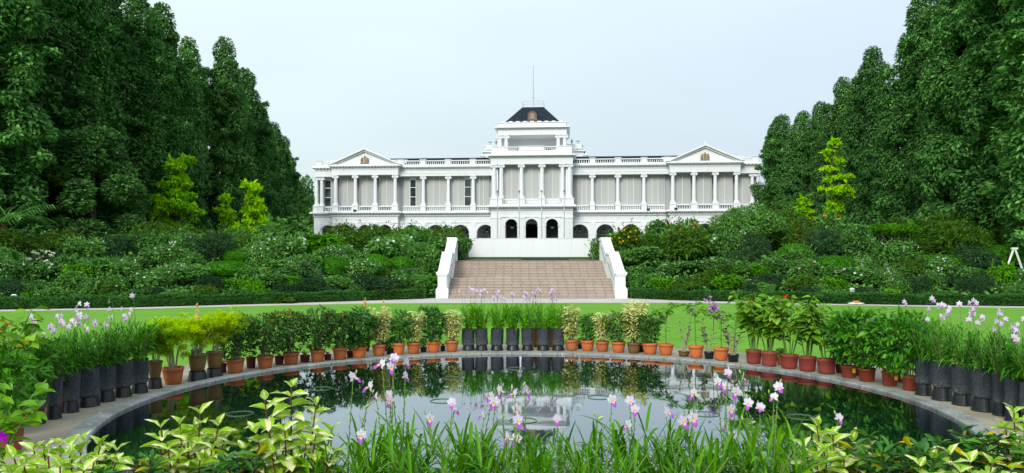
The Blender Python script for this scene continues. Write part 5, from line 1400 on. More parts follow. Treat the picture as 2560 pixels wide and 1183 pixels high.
def p_spray(seed, h=.62, tall=1.0):
    rng = np.random.default_rng(seed); P0 = p_blades(seed, .3, 5, 'gloss', .2, .02)
    gs = G(); sp = [np.array([.02*math.sin(s*3), 0, s*h*1.35*tall]) for s in np.linspace(0,1,8)]; gs.tube(sp, np.linspace(.005,.002,8), 5); g = G()
    for q in range(46):
        s = .55+.45*rng.random(); c = np.array([.02*math.sin(s*3), 0, s*h*1.35*tall]) + rng.normal(size=3)*np.array([.035,.035,.01])*(1.25-s); u = rdir(rng, 6); leaves(g, T_FARW, np.tile(c,(6,1)), u, rdir(rng,6), .036*(1.5-s))
    return P0 + [('flower_stem', gs.mesh('flower_stem', [M['greenstem']])), ('flowers', g.mesh('flowers', [M['fl_spray']]))]
M['fl_spray'] = m_leaf('spray_petal', (.78,.50,.22), (.84,.68,.34), .3, .6, .1, 6)
PL = {
 'ixora': [p_shrub(300+k, 'ixora', .60, .22, 16, 2900, .055, T_MID, flower='fl_red' if k != 1 else None, lob=.115) for k in range(3)],
 'croton': [p_shrub(310+k, 'croton', .60, .17, 15, 2100, .085, T_MIDN, lob=.095, droop=-.2) for k in range(3)],
 'croton_y': [p_shrub(320+k, 'croton', .55, .17, 14, 1300, .08, T_MIDN, lob=.10, second='croton_y') for k in range(2)],
 'cream': [p_cream(330+k) for k in range(3)],
 'feather': [p_feather(340+k) for k in range(3)],
 'feather_d': [p_feather(345, mat='feather_d')],
 'heart': [p_big(350+k, 'heart', .92, 190, .135, spread=.30, nst=7, second='heart_y' if k == 2 else None) for k in range(3)],
 'gloss': [p_shrub(360+k, 'gloss', .62, .25, 13, 1150, .09, T_MID, 'greenstem', lob=.13) for k in range(3)],
 'seedling': [p_seedling(370), p_seedling(371)],
 'seedfl': [p_seedling(372, .6, 'fl_mauve')],
 'orchid_p': [p_orchid(380)], 'orchid_m': [p_orchid(381, .5, 'fl_mauve', False)], 'orchid_0': [p_orchid(382, .36, None)],
 'lily': [p_lily(390), p_lily(391)],
 'spray': [p_spray(395), p_spray(396, .62, .9)],
}
HT = dict(ixora=.62, croton=.64, croton_y=.60, cream=.70, feather=.56, feather_d=.56, heart=.95, gloss=.66, seedling=.62, seedfl=.60, orchid_p=.62, orchid_m=.75, orchid_0=.36, lily=.22, spray=.84)
_vi = {}
def add_plant(t_, kind, h, z, rz=None, x=0, y=0):
    vs = PL[kind]; i = _vi.get(kind, 0); _vi[kind] = i + 1
    s = h / HT[kind]; a = random.random()*6.28 if rz is None else rz
    if kind == 'heart': s *= 1.13
    wx = {'ixora':1.22,'croton':1.2,'croton_y':1.2,'cream':1.25,'heart':1.12,'feather':.98}.get(kind, 1.0)
    for nm, me in vs[i % len(vs)]: inst(nm, me, t_, (x, y, z), (0,0,a), (s*wx, s*wx, s))
def potted(kind, pot, x0, x1, rim, base, top, label, up=None, short='', lift=0.0, group='potted plants round the pool', name='potted_plant', back=None, rz=None):
    """pot spanning photo columns x0..x1, rim row, base row; plant reaching photo row top; up = base row of the upturned pot below"""
    by = up or base; xc = (x0+x1)/2
    d0 = HC*F/(by-HZ)
    r = (x1-x0)/2*d0/F; d = d0 + r*.75; r = (x1-x0)/2*d/F
    if back: d = back; r = (x1-x0)/2*d/F
    x = X_(xc, d); zb = 0.0
    if up:
        zb = max(.05, Z_(base, d) + .0); u = thing('upturned_pot', 'black upturned pot under the ' + short, 'pot stand', (x, d, 0), random.random(), 'upturned black pots used as stands')
        inst('pot', PM['upturned'], u, scale=(r*1.02, r*1.02, zb))
    h = max(.08, Z_(rim, d) - zb)
    t_ = thing(name, label, 'potted plant', (x, d, zb + .001), 0, group)
    inst('pot', PM[pot], t_, rot=(0,0,random.random()*6), scale=(r, r, h)); inst('soil', PM['soil'], t_, (0,0,h*.89), scale=(r, r, 1))
    if back is None: t_.rotation_euler = (random.uniform(-.03,.03), random.uniform(-.035,.035), 0)
    if kind: add_plant(t_, kind, Z_(top, d) - zb - h*.9, h*.89, rz)
    return t_, d, r, h
def yellow_tag(t_, r, h, dx):
    g = G(); a = math.asin(dx/ r) if abs(dx) < r else 0; w_, hh = .030, .030
    for q, m in ((0, 0),):
        V = []
        for k in range(5):
            b = -PI/2 + a + (k-2)/2*w_/r
            for z in (h*.62-hh, h*.62+hh): V.append((r*.925*math.cos(b)*1.01, r*.925*math.sin(b)*1.01, z))
        g.add(V, [[(2*k, 2*k+2, 2*k+3, 2*k+1) for k in range(4)]])
    o = g.build('price_label', M['yellow_label'], t_)
    g = G()
    for z in (.012, -.002, -.014):
        b0 = -PI/2 + a - .5*w_/r; b1 = -PI/2 + a + .45*w_/r
        g.quad(*[(r*.938*math.cos(b), r*.938*math.sin(b), h*.62+zz) for b, zz in ((b0,z),(b1,z),(b1,z+.003),(b0,z+.003))])
    g.build('print', M['label_ink'], o)

# left side, counted from the black bags in the middle of the far rim
LEFT = [('cream','terra',1113,1147,852,880,768,'cream variegated plant'),('croton','new',1066,1102,853,882,770,'dark narrow leaved croton'),('cream','terra',1016,1052,856,885,775,'cream variegated plant'),
 ('croton','new',980,1013,857,887,780,'dark narrow leaved croton'),('cream','terra',930,965,862,891,765,'cream variegated plant'),('croton','new',878,918,866,896,768,'dark narrow leaved croton'),
 ('ixora','terra',831,869,869,900,785,'dark shrub with reddish flowers'),('ixora','terra',775,813,874,906,775,'dark glossy shrub'),('ixora','terra',707,748,881,913,782,'dark shrub with reddish flowers'),
 ('ixora','terra',642,684,889,923,792,'dark shrub with orange flowers'),('ixora','terra',566,612,897,934,792,'dark glossy shrub')]
for k, (kd, pt, x0, x1, rim, base, top, ds) in enumerate(LEFT):
    potted(kd, pt, x0, x1, rim, base, top, f'terracotta pot of {ds}, {ORD[k]} pot left of the central black bags')
FE = [('feather','olive',515,557,879,920,944,782,'olive pot of feathery yellow green foliage nearest the terracotta row on the left'),('feather','olive',470,517,885,927,953,795,'olive pot of feathery yellow foliage beside the low terracotta one on the left'),
      ('feather','terra',407,460,918,962,None,800,'low terracotta pot of feathery yellow green foliage on the left'),('feather_d','olive',370,405,902,945,972,812,'olive pot of green feathery foliage next to the left black bags')]
for (kd, pt, x0, x1, rim, base, up, top, lb), sh in zip(FE, ('olive pot nearest the left terracotta row','olive pot beside the low terracotta one','','olive pot next to the left black bags')): potted(kd, pt, x0, x1, rim, base, top, lb, up, sh)
SM = [('lily','darkred',749,775,888,909,855,'small dark red pot of striped lily between the left terracotta pots'),('lily','darkred',810,829,886,903,862,'smallest dark red pot of striped leaves between left terracotta pots'),
      ('lily','darkred',686,710,890,915,870,'dark red pot with drooping leaf behind the left terracotta row'),('lily','darkred',547,567,909,935,880,'dark red pot behind the first olive pot on the left'),('lily','darkred',615,640,893,924,870,'dark red pot half hidden in the left terracotta row'),
      ('gloss','darkred',866,884,878,897,850,'dark red pot tucked beside the croton on the left'),('gloss','black',965,985,871,889,845,'small black pot between the cream plant and the croton on the left'),('gloss','black',1050,1068,868,884,845,'small black pot of dark leaves between two left crotons'),
      ('lily','black',1100,1114,865,881,840,'small black pot beside the cream plant left of the bags')]
for kd, pt, x0, x1, rim, base, top, lb in SM: potted(kd, pt, x0, x1, rim, base-3, top, lb, name='small_potted_plant', group='small pots between the larger ones')
for px, top, d, lb in ((492,757,12.4,'spray orchid of orange yellow flowers behind the feathery pots'),(912,733,13.6,'taller spray orchid of orange yellow flowers behind the left crotons'),(958,748,13.7,'shorter spray orchid of yellow flowers behind the left cream plant')):
    x = X_(px, d); t_ = thing('spray_orchid', lb, 'potted plant', (x, d, 0), 0, 'spray orchids behind the left pots')
    inst('pot', PM['black'], t_, scale=(.10,.10,.17)); inst('soil', PM['soil'], t_, (0,0,.15), scale=(.1,.1,1)); add_plant(t_, 'spray', (Z_(top, d)-.15)*1.0, .15)
RIGHT = [('cream','terra',1412,1447,850,877,757,'terracotta pot of cream variegated plant'),('croton','new',1451,1487,850,878,788,'terracotta pot of dark croton'),('cream','terra',1488.5,1524,853,880,778,'terracotta pot of cream variegated plant'),('croton_y','new',1528,1564.6,854,882,780,'terracotta pot of yellow flecked croton'),
 ('cream','brown',1567,1602,857,884,745,'brown pot of tall cream variegated plant'),('croton','new',1605,1645.5,857,886.5,785,'terracotta pot of dark croton'),('seedling','new',1645.5,1684,859,889,755,'terracotta pot of single stemmed green sapling'),('orchid_m','olive',1694,1725,878,892,770,'small mossy pot of mauve flowered orchid'),
 ('seedling','new',1721,1760,863.6,896,748,'terracotta pot of tall single stemmed sapling'),('orchid_p','black',1760,1786,879,898,758,'small black pot of purple flowered orchid'),('seedfl','new',1783,1822.6,869,902,775,'terracotta pot of slender sapling with mauve flowers'),('orchid_0','black',1818,1848,885.6,905.7,800,'small black pot of flowerless orchid leaves'),
 ('heart','maroon',1864,1904,875,910.5,735,'maroon pot of heart leaved plant'),('heart','maroon',1902,1944,879,917,722,'faded maroon pot of tallest heart leaved plant'),('heart','maroon',1951,1995,886,923,748,'maroon pot of heart leaved plant'),('heart','maroon',1996,2041,891.5,929.5,752,'maroon pot of drooping heart leaves'),('heart','maroon',2043,2090,896.5,936,742,'maroon pot of heart leaves, some yellowing'),
 ('gloss','nursery',2103,2142,914,946,785,'yellow tagged brown nursery pot of glossy shrub'),('gloss','nursery',2147,2189,920.6,955,778,'plain brown nursery pot of glossy shrub'),('gloss','nursery',2204,2245,929.5,966,782,'yellow tagged brown nursery pot of glossy shrub'),('gloss','nursery',2256,2294,939.7,977.7,790,'plain brown nursery pot of glossy shrub')]
for k, (kd, pt, x0, x1, rim, base, top, ds) in enumerate(RIGHT):
    t_, d, r, h = potted(kd, pt, x0, x1, rim, base, top, f'{ds}, {ORD[k]} right of the central bags')
    if 'yellow tagged' in ds: yellow_tag(t_, r, h, .035)
SMR = [('gloss','black',1447,1456,862,876,845,'small black pot glimpsed between the first two pots right of the bags'),('lily','black',1596,1610,864,884,835,'small black pot behind the brown pot on the right'),('gloss','terra',1946,1960,893,916,870,'little terracotta pot between two maroon pots'),('gloss','nursery',2092,2108,912,936,870,'pale pot behind the first nursery pot'),('gloss','nursery',2140,2150,915,943,880,'brown pot half hidden behind the plain nursery pot'),('gloss','nursery',2238,2262,932,960,875,'brown pot behind the last two nursery pots'),
       ('ixora','terra',1333,1344,828,872,800,'terracotta pot showing between the fifth and sixth central bags'),('ixora','terra',1371,1382,828,872,800,'terracotta pot showing between the last two central bags')]
for kd, pt, x0, x1, rim, base, top, lb in SMR: potted(kd, pt, x0-4, x1+4, rim, base-4, top, lb, name='small_potted_plant', group='small pots between the larger ones')
# red and white blossoms showing above the maroon row
def blossom(px, py, d, mat, n, size, label):
    x = X_(px, d); z = Z_(py, d); rng = np.random.default_rng(int(px)); t_ = thing('flowering_stem', label, 'flower', (x, d, 0))
    g = G(); g.tube([(.03,.02,0),(.02,0,z*.5),(0,0,z)], [.006,.005,.003], 5); g.build('stem', M['greenstem'], t_)
    g = G()
    for k in range(n):
        c = rng.normal(size=3)*np.array([.045,.03,.02]) + np.array([0,0,z]); u = rdir(rng, 5); leaves(g, T_MIDW, np.tile(c,(5,1)), u, rdir(rng,5), size)
    g.build('blossom', M[mat], t_)
blossom(1878, 756, 12.6, 'fl_red', 3, .05, 'red blossom among the first heart leaved plants on the right')
blossom(1957, 750, 12.4, 'fl_red', 6, .06, 'larger red blossom behind the tallest heart leaved plants')
blossom(2176, 797, 10.3, 'fl_white', 3, .045, 'single white blossom above the nursery pots')

# ---- bamboo orchids in black bags on upturned pots
def orchid_flower(seed, lod):
    g = G(); ls = .72 if lod else .5
    Tp = tmpl_near(.52, .18, .10, .01, 4, .55) if lod else T_MIDW; Tw = tmpl_near(.85, .15, .08, .03, 4, .6) if lod else T_MIDW
    Ts = np.array([(math.cos(a), -.12, math.sin(a)) for a in np.radians([90, 212, 328])]); n = np.tile((0,-1.,0), (3,1))
    leaves(g, Tp, np.zeros((3,3)), Ts, n, [.036,.034,.034]); Tq = np.array([(math.cos(a), -.25, math.sin(a)) for a in np.radians([32, 148])])
    leaves(g, Tw, np.zeros((2,3)), Tq, np.tile((0,-1.,0), (2,1)), .034)
    V = []; uv = []; m, k = 6, 9           # trumpet lip
    for i in range(m):
        s = i/(m-1); c = np.array([0, -.006-.026*s*ls, -.004-.022*s*s*ls]); r = (.006 + .011*s**1.3)*ls
        for j in range(k):
            a = PI*(-.15 + 1.3*j/(k-1)) + PI; q = c + np.array([r*math.cos(a)*1.05, -.005*s*(-math.sin(a)), r*math.sin(a)]); V.append(q + (np.array([0,-.004,-.012*max(0,-math.sin(a))]) if i == m-1 else 0)); uv.append((j/(k-1), s))
    g.add(V, [[(i*k+j, i*k+j+1, (i+1)*k+j+1, (i+1)*k+j) for i in range(m-1) for j in range(k-1)]], 1, uv)
    return g.mesh('flower', [M['petal'], M['lip']], True)
FL_HI = orchid_flower(1, True); FL_LO = orchid_flower(2, False)
g = G(); g.lathe([(.001,0),(.006,.008),(.007,.018),(.004,.03),(.001,.036)], 7); BUD = g.mesh('bud', [m_leaf('orchid_bud', (.30,.42,.12), (.62,.66,.36), .2, .5, .2, 5)], True)
OR = [p_blades(400+k, .50, 26, 'blade', spread=.14, base=.08) for k in range(3)]; ORD_ = [p_blades(410+k, .52, 26, 'blade_d', bend=(.3,.9), spread=.17, base=.08) for k in range(3)]
def far_orchid(x0, x1, top, bot, base, ftop, label, dark, nfl, k, grp, short):
    xc = (x0+x1)/2; d0 = HC*F/(base-HZ); r = (x1-x0)/2*d0/F; d = d0 + r*.9; r = (x1-x0)/2*d/F; x = X_(xc, d)
    zb = max(.07, Z_(bot, d)); h = Z_(top, d) - zb
    u = thing('upturned_pot', 'black upturned pot under the ' + short, 'pot stand', (x, d, 0), random.random(), 'upturned black pots used as stands'); inst('pot', PM['upturned'], u, scale=(r*1.02, r*1.02, zb))
    t_ = thing('bagged_orchid', label, 'potted plant', (x, d, zb + .001), 0, grp)
    inst('bag', PM['bag%d' % (k % 3)], t_, rot=(0,0,random.random()*6), scale=(r, r, h)); inst('soil', PM['soil'], t_, (0,0,h*.93), scale=(r*1.08, r*1.08, 1))
    t_.rotation_euler = (random.uniform(-.03,.03), random.uniform(-.05,.05), 0)
    src = (ORD_ if dark else OR)[k % 3]; H = Z_(ftop, d) - zb - h
    for nm, me in src: inst(nm, me, t_, (0,0,h*.93), (0,0,random.random()*6.28), H/.56)
    for q in range(nfl):
        a = random.random()*6.28; rr = .13*random.random()**.5; zt = h + H*((.98 + .55*random.random()) if dark else (1.08 + .40*random.random())); e = np.array([rr*math.cos(a)*1.9, rr*math.sin(a), zt])
        g = G(); g.tube([(rr*.3*math.cos(a), rr*.3*math.sin(a), h*.9), tuple(e*np.array([.7,.7,.75])), tuple(e)], [.003,.0025,.0015], 4); s_ = g.build('flower_stem', M['greenstem'], t_)
        for j in range(random.choice((1,2,2))):
            inst('flower', FL_LO, s_, tuple(e + np.array([.03*(j*2-1)*random.random(), -.015, -.03*j])), (random.uniform(-.3,.3), 0, random.uniform(-1.1,1.1)), random.uniform(.9,1.15))
    return t_
CB = [(1155,1188),(1188,1220),(1226,1258.5),(1265,1299),(1304,1334),(1342,1374),(1379.5,1411)]
for k, (x0, x1) in enumerate(CB):
    far_orchid(x0, x1, 821.5, 863, 877, 752, f'{ORD[k]} from the left of seven black bagged orchids at the middle of the far rim', False, 5, k, 'bagged orchids at the middle of the far rim', f'{ORD[k]} central black bag from the left')
LB = [(328,369,896,957,984),(285,328,902,967,994),(243,286,912,974,1006),(192,247,918,990,1019),(155,196,927,1000,1033),(115,153,939,1013,1049),(75,112,950,1024,1062)]
for k, (x0, x1, top, bot, base) in enumerate(LB):
    far_orchid(x0, x1, top, bot, base, top-105, f'{ORD[k]} black bagged orchid on the left rim counting from the feathery pots', True, 5 if k else 3, k, 'bagged orchids on the left rim', f'{ORD[k]} left rim black bag from the feathery pots')
RB = [(2290,2330,898,958,990),(2332,2381,906,967,1003),(2383,2432,914,983.5,1015.6),(2432,2485.5,924,993,1031),(2484,2522,932,1006,1041),(2515,2562,946,1020,1056),(2552,2600,956,1032,1070)]
for k, (x0, x1, top, bot, base) in enumerate(RB):
    far_orchid(x0, x1, top, bot, base, top-108, f'{ORD[k]} black bagged orchid on the right rim counting from the nursery pots', True, 5, k, 'bagged orchids on the right rim', f'{ORD[k]} right rim black bag from the nursery pots')

# ---- other plants on the left and right ledge
def ledge_plant(kind, pot, px, d, r, h, top, label, rz=None):
    x = X_(px, d); t_ = thing('potted_plant', label, 'potted plant', (x, d, 0.001), 0, 'potted plants round the pool')
    inst('pot', PM[pot], t_, scale=(r, r, h)); inst('soil', PM['soil'], t_, (0,0,h*.89), scale=(r, r, 1)); add_plant(t_, kind, Z_(top, d)-h*.9, h*.89, rz); return t_
ledge_plant('heart', 'maroon', -20, 6.8, .15, .26, 795, 'heart leaved plant with a red flower at the left edge of the rim')
ledge_plant('heart', 'maroon', -90, 6.1, .15, .26, 800, 'heart leaved plant partly out of view at the left edge')
ledge_plant('gloss', 'maroon', 140, 8.0, .14, .24, 850, 'glossy leafy shrub behind the nearest black bags on the left')
ledge_plant('gloss', 'maroon', 250, 8.7, .14, .24, 860, 'glossy leafy shrub in the gap behind the middle left bags')
ledge_plant('gloss', 'maroon', 62, 7.35, .14, .24, 838, 'glossy leafy shrub between the nearest left bag and the heart leaved plant')
ledge_plant('gloss', 'maroon', 15, 6.3, .14, .24, 880, 'low glossy shrub nearest the bright lime leaves at the left edge')
ledge_plant('feather', 'olive', 2640, 7.2, .14, .22, 855, 'olive pot of feathery yellow foliage at the right edge')
blossom(20, 818, 6.3, 'fl_red', 3, .035, 'dark red blossom above the heart leaves at the left edge')
# floating pale rings on the water
rg = G(); rg.lathe([(.137,-.004),(.14,.004),(.136,.006),(.132,.004),(.134,-.004)], 28, cap=False); RGM = rg.mesh('floating_pad', [M['pale_pad']], True)
PAD = [(600,1035,'largest floating pale ringed pad at the left of the pool'),(802,972,'floating pale ringed pad below the left terracotta pots'),(1130,946,'floating pale ringed pad just left of the reflected bags'),(1290,922,'floating pale ringed pad among the reflected bags'),(1105,1003,'floating pale ringed pad left of the near orchids'),(1498,994,'floating pale ringed pad right of the reflected bags'),(1308,1052,'floating pale ringed pad behind the near orchid flowers'),(1765,1036,'floating pale ringed pad under the sapling reflections'),(2002,1043,'floating pale ringed pad at the right of the pool')]
for px, py, lb in PAD:
    p = gp(px, py, ZW); o = inst('floating_pad', RGM, None, (p[0], p[1], ZW + .001)); tag(o, lb, 'water pad', 'pale ringed pads floating on the pool')

# ------------------------------------------------------------------ foreground: bamboo orchids
NEAR = [(868,3.72),(985,3.95),(1085,3.62),(1195,3.9),(1290,3.6),(1395,3.9),(1500,3.62),(1605,3.92),(1700,3.65),(1805,3.95),(1905,3.75),(2000,4.05)]
FLW = [(950,908,-1),(1018,903,1),(1016,937,1),(985,893,0),(978,912,0),(885,941,1),(920,964,-1),(935,989,-1),(970,985,0),(974,998,0),(902,1085,0),(914,1018,2),(1074,1042,0),(1128,1004,0),(1137,1022,1),(1247,973,-1),(1225,988,-1),(1236,1002,0),(1282,982,-1),(1318,973,1),(1203,1035,-1),(1292,1020,0),(1296,1048,0),(1304,1062,1),(1392,1045,0),(1265,1090,-1),(1291,1094,0),(1531,996,0),(1575,1000,0),(1588,1021,0),(1568,1060,-1),(1497,1048,2),(1672,1028,1),(1709,1050,0),(1733,1041,0),(1733,980,-1),(1797,952,0),(1822,930,0),(1864,941,1),(1815,963,-1),(1842,976,0),(1948,965,0),(1934,991,-1),(1902,1016,0),(1872,1005,0),(1829,1020,0),(1814,1062,-1),(1832,1087,0),(1876,1060,2),(2101,1043,0)]
ORN = [p_blades(500+k, .33, 17, 'blade_n', .31, .0155, .17, 9, .08, bend=(.15,.8), el0=.62) for k in range(4)]
plants = []
for k, (px, d) in enumerate(NEAR):
    x = X_(px, d); zb = .11; h = .26
    o = f'{ORD[k]} lilac bamboo orchid from the left along the near rim'
    u = thing('upturned_pot', 'black upturned pot under the near ' + ORD[k] + ' lilac orchid from the left', 'pot stand', (x, d, 0), k, 'upturned black pots used as stands'); inst('pot', PM['upturned'], u, scale=(.125,.125,zb))
    t_ = thing('bagged_orchid', o, 'potted plant', (x, d, zb+.001), 0, 'bamboo orchids along the near rim')
    inst('bag', PM['bag%d' % (k%3)], t_, rot=(0,0,k), scale=(.122,.122,h)); inst('soil', PM['soil'], t_, (0,0,h*.93), scale=(.13,.13,1))
    for nm, me in ORN[k % 4]: inst(nm, me, t_, (0,0,h*.93), (0,0,random.random()*6.28), random.uniform(.92,1.12))
    plants.append((px, x, d, zb, h, t_))
rng = np.random.default_rng(17)
for px, py, face in FLW:
    P = min(plants, key=lambda p: abs(p[0]-px) + 40*random.random()); _, x, d, zb, h, t_ = P
    df = d + random.uniform(-.12, .12); tgt = np.array([X_(px, df) - x, df - d, Z_(py, df) - zb])
    yaw = {-1: -1.1, 0: 0.0, 1: 1.1, 2: .5}[face] + random.uniform(-.35,.35)
    a = random.random()*6.28; b = np.array([.05*math.cos(a), .05*math.sin(a), h*.93]); back = tgt + np.array([-math.sin(yaw)*.012, .016, -.008]); knee = back*np.array([.62,.62,1]) + b*np.array([.38,.38,0]) ; knee[2] = b[2] + (back[2]-b[2])*.62
    neck = back + np.array([0,.008,-.035]); ext = neck + np.array([rng.normal()*.012, .01, .05])
    g = G(); pts = [b, (b+knee)/2 + rng.normal(size=3)*.006, knee, neck]
    tt = np.linspace(0,1,9); C = np.array(pts); bez = [((1-s)**3*C[0] + 3*(1-s)**2*s*C[1] + 3*(1-s)*s*s*C[2] + s**3*C[3]) for s in tt]
    g.tube(bez, np.linspace(.0034,.0022,9), 6); g.tube([bez[-1], ext], [.002,.0014], 5); g.tube([bez[-1], (bez[-1]+back)/2+np.array([0,.004,.006]), back], .0018, 5)
    for j in range(7): s = .62+.36*j/7; p = ((1-s)**3*C[0] + 3*(1-s)**2*s*C[1] + 3*(1-s)*s*s*C[2] + s**3*C[3]); g.lathe([(.001,-.003),(.0042,.002),(.001,.009)], 5, p + np.array([.004*(-1)**j,0,0]))
    s_ = g.build('flower_stem', M['greenstem'], t_)
    if face == 2: inst('bud', BUD, s_, tuple(back), (1.0, .4, yaw), 1.3)
    else:
        inst('flower', FL_HI, s_, tuple(back), (random.uniform(-.45,.35), random.uniform(-.5,.5), yaw), random.uniform(.80,.95))
    if random.random() < .6: inst('bud', BUD, s_, tuple(ext), (random.uniform(-.5,.5), random.uniform(-.5,.5), 0), random.uniform(.5,.8))
# one white bud on the far right flower
# ------------------------------------------------------------------ foreground: caricature plants and crotons
TN = [tmpl_near(.50,.22,.16,.035,7,.42), tmpl_near(.56,.35,.10,.045,7,.45), tmpl_near(.46,.12,.20,.03,7,.40)]
def caricature(name, label, d0, stems, L0=.140, mat='varieg'):
    cx = np.mean([s[0] for s in stems]); x0 = X_(cx, d0); rng = np.random.default_rng(int(cx)); t_ = thing('caricature_plant', label, 'potted plant', (x0, d0, .0), 0, 'cream and green variegated plants along the near rim')
    r, h = .15, .24; inst('pot', PM['terra'], t_, scale=(r, r, h)); inst('soil', PM['soil'], t_, (0,0,h*.89), scale=(r, r, 1)); gs = G(); g = G()
    for (px, py, dd) in stems:
        d = d0 + dd; e = np.array([X_(px, d)-x0, d-d0, Z_(py, d) - .03]); b = np.array([e[0]*.12, e[1]*.12, h*.85]); m = b*.5+e*.5; m[0] = b[0]*.35+e[0]*.65; m[1] = b[1]*.35+e[1]*.65
        pts = [(1-s)**2*b + 2*(1-s)*s*m + s*s*e for s in np.linspace(0,1,10)]; gs.tube(pts, np.linspace(.007,.0035,10), 7)
        ln = e[2]-b[2]; nn = max(4, int(ln/.05)); a0 = rng.random()*6.28
        for i in range(nn):
            s = 1 - i*.05/ln*1.0
            if s < .12: break
            p = (1-s)**2*b + 2*(1-s)*s*m + s*s*e
            for q in range(2):
                az = a0 + i*PI/2 + q*PI + rng.normal()*.25; el = (.85 if i == 0 else .42 if i == 1 else .12) + rng.normal()*.15; sz = L0*(.55 if i == 0 else .82 if i == 1 else 1.0)*(.8+.35*rng.random())
                D = np.array([[math.cos(az)*math.cos(el), math.sin(az)*math.cos(el), math.sin(el)]]); leaves(g, TN[rng.integers(3)], [p], D, np.array([[rng.normal()*.15, rng.normal()*.15-.1, 1.]]), [sz])
    gs.build('stem', M['redstem'], t_); g.build('foliage', M[mat], t_, True); return t_
J = lambda: random.uniform(-.12,.12)
caricature('', 'largest variegated plant at the near left corner, a low spreading mass', 3.55, [(35,1130,J()),(85,1112,.1),(150,1098,.0),(205,1092,.1),(250,1102,J()),(292,1112,.05),(120,1125,-.1),(180,1128,-.12),(235,1140,-.12),(60,1150,-.15),(10,1140,0),(110,1108,.15),(175,1100,.15),(270,1112,.1),(150,1150,-.2),(210,1160,-.2),(290,1140,-.1),(30,1170,-.2)])
caricature('', 'second variegated plant along the near rim, between the corner mass and the tall one', 3.75, [(500,1020,.05),(402,1055,J()),(450,1046,.0),(545,1050,.05),(470,1090,-.1),(420,1110,-.1),(530,1108,-.1),(395,1085,.05),(490,1060,.1),(560,1085,.1),(445,1130,-.15),(500,1135,-.15)])
caricature('', 'tallest variegated plant with dark red stems beside the left orchids', 3.8, [(728,953,.0),(662,985,-.05),(790,998,.05),(640,1068,-.1),(828,1065,.1),(712,1062,-.12),(765,1095,-.1),(680,1120,-.15),(830,1120,-.05),(700,1010,.1),(612,1110,-.1),(790,1070,-.1),(740,1130,-.15)])
caricature('', 'variegated plant just right of the last near orchid', 3.85, [(2042,1050,.0),(2082,1072,.05),(2130,1088,.05),(2010,1105,J()),(2168,1112,.0),(2060,1115,-.1),(2110,1130,-.1),(2180,1160,-.1),(2150,1140,-.05),(2040,1140,-.15),(2090,1095,.1),(2195,1135,.1)])
caricature('', 'low variegated plant between the dark crotons at the near right', 3.6, [(2332,1128,.0),(2375,1122,.0),(2425,1140,-.05),(2480,1145,.0),(2530,1160,.0),(2300,1150,-.1),(2400,1165,-.1)])
caricature('', 'variegated plant at the right edge behind the crotons', 4.15, [(2535,1020,.05),(2562,1045,.0),(2515,1058,.0),(2590,1060,.1),(2550,1085,-.1)], .13)
def near_croton(px, d, top, label, hh=.24):
    x = X_(px, d); t_ = thing('croton', label, 'potted plant', (x, d, 0), 0, 'dark crotons along the near rim'); inst('pot', PM['terra'], t_, scale=(.14,.14,hh)); inst('soil', PM['soil'], t_, (0,0,hh*.89), scale=(.14,.14,1))
    rng = np.random.default_rng(int(px)); H = Z_(top, d) - hh; st, tips = stems_fan(rng, 9, H*.95, .17, .006, 'wood'); g = G(); P=[]; D=[]; S=[]
    for e in tips:
        for s in np.linspace(.3,1.0,9):
            for j in range(5): a = rng.random()*6.28; P.append(np.array(e)*np.array([s,s,s])); D.append((math.cos(a), math.sin(a), .1+.9*s*rng.random())); S.append(.085*(.7+.5*rng.random()))
    P = np.array(P); D = np.array(D); S = np.array(S); n = len(P); U = np.tile((0,0,1.),(n,1)) + rng.normal(size=(n,3))*.4; yl = rng.random(n) < .07; Tc = tmpl_near(.27,.15,.10,.02,5,.6)
    leaves(g, Tc, P[~yl], D[~yl], U[~yl], S[~yl]); leaves(g, Tc, P[yl], D[yl], U[yl], S[yl]*1.1, 1)
    inst('stem', st, t_, (0,0,hh*.85)); g.build('foliage', [M['croton'], M['croton_y']], t_, True, (0,0,hh*.88))
near_croton(590, 3.6, 1118, 'dark croton with yellow leaves left of the tallest variegated plant')
near_croton(318, 3.5, 1135, 'dark croton with yellow leaves between the two left variegated plants')
near_croton(2222, 3.75, 1092, 'dark croton between the two right variegated plants')
near_croton(2290, 3.7, 1108, 'dark croton just left of the low right variegated plant')
near_croton(2438, 4.15, 1062, 'dark croton near the right edge before the coping, left of two')
near_croton(2520, 4.0, 1078, 'dark croton near the right edge before the coping, right of two')
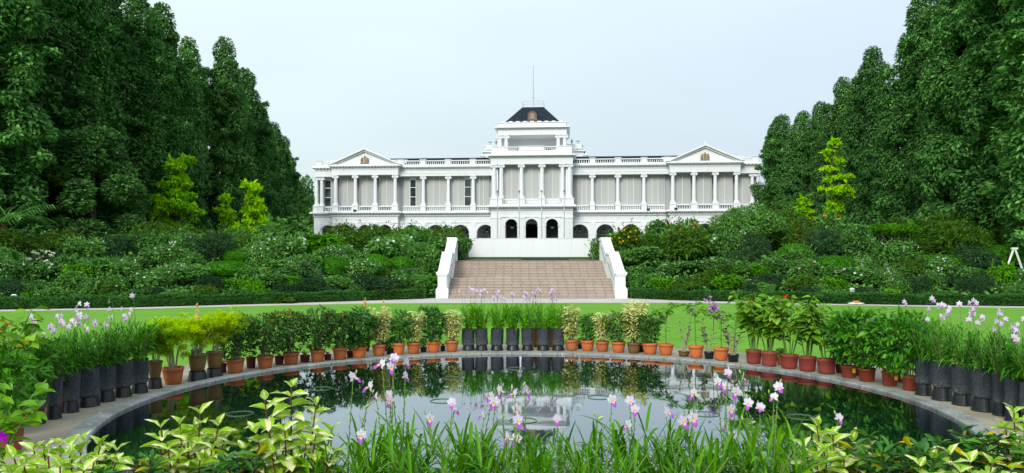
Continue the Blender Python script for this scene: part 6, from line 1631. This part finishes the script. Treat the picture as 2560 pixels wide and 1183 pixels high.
# bright glossy branch and purple orchid in the near left corner
d = 4.1; x = X_(-35, d); t_ = thing('potted_shrub', 'shrub with bright glossy lime leaves at the near left edge', 'potted plant', (x, d, 0)); inst('pot', PM['darkred'], t_, scale=(.13,.13,.22)); inst('soil', PM['soil'], t_, (0,0,.195), scale=(.13,.13,1))
gs = G(); g = G(); rng = np.random.default_rng(8)
for (px, py) in ((88,962),(20,985),(110,1010),(40,1040),(-20,960),(70,1035)):
    e = np.array([X_(px, d)-x, random.uniform(-.1,.1), Z_(py, d)]); b = np.array([0,0,.2]); m = np.array([e[0]*.45, e[1]*.5, e[2]*.75+.1]); pts = [(1-s)**2*b+2*(1-s)*s*m+s*s*e for s in np.linspace(0,1,9)]; gs.tube(pts, np.linspace(.007,.003,9), 6)
    for i in range(9):
        s = 1-i*.075; p = (1-s)**2*b+2*(1-s)*s*m+s*s*e; az = rng.random()*6.28; leaves(g, tmpl_near(.44,.25,.12,.01,6,.45), [p], [[math.cos(az),math.sin(az)*.6-.2,.35-.5*rng.random()]], [[.1*rng.normal(),-.25,1.]], [.125*(.75+.4*rng.random())])
gs.build('stem', M['greenstem'], t_); g.build('foliage', M['near_leaf'], t_, True)
d = 3.9; x = X_(5, d); t_ = thing('potted_orchid', 'small orchid with vivid purple flowers in the near left corner', 'potted plant', (x, d, 0)); inst('pot', PM['darkred'], t_, scale=(.10,.10,.2)); inst('soil', PM['soil'], t_, (0,0,.178), scale=(.1,.1,1))
for nm, me in p_orchid(386, .36, None): inst(nm, me, t_, (0,0,.18))
g = G(); e0 = np.array([X_(30,d)-x, -.1, Z_(1078,d)]); g.tube([(0,0,.3),(e0[0]*.5,-.05,.62),tuple(e0)], [.004,.003,.002], 5); s_ = g.build('flower_stem', M['greenstem'], t_)
vm_ = m_leaf('vivid_purple_petal', (.20,.012,.30), (.42,.05,.50), .3, .5, .2, 5, tip=(.30,.01,.38))
for (px, py) in ((42,1080),(12,1066),(4,1092)):
    g = G(); A = np.radians([90,162,234,306,18]); leaves(g, tmpl_near(.55,.15,.1,.02,4,.55), np.zeros((5,3)), np.array([(math.cos(a),-.15,math.sin(a)) for a in A]), np.tile((0,-1.,0),(5,1)), .036)
    g.build('flower', vm_, s_, True, (X_(px,d)-x, -.11, Z_(py,d)), (0,0,random.uniform(-.4,.4)))
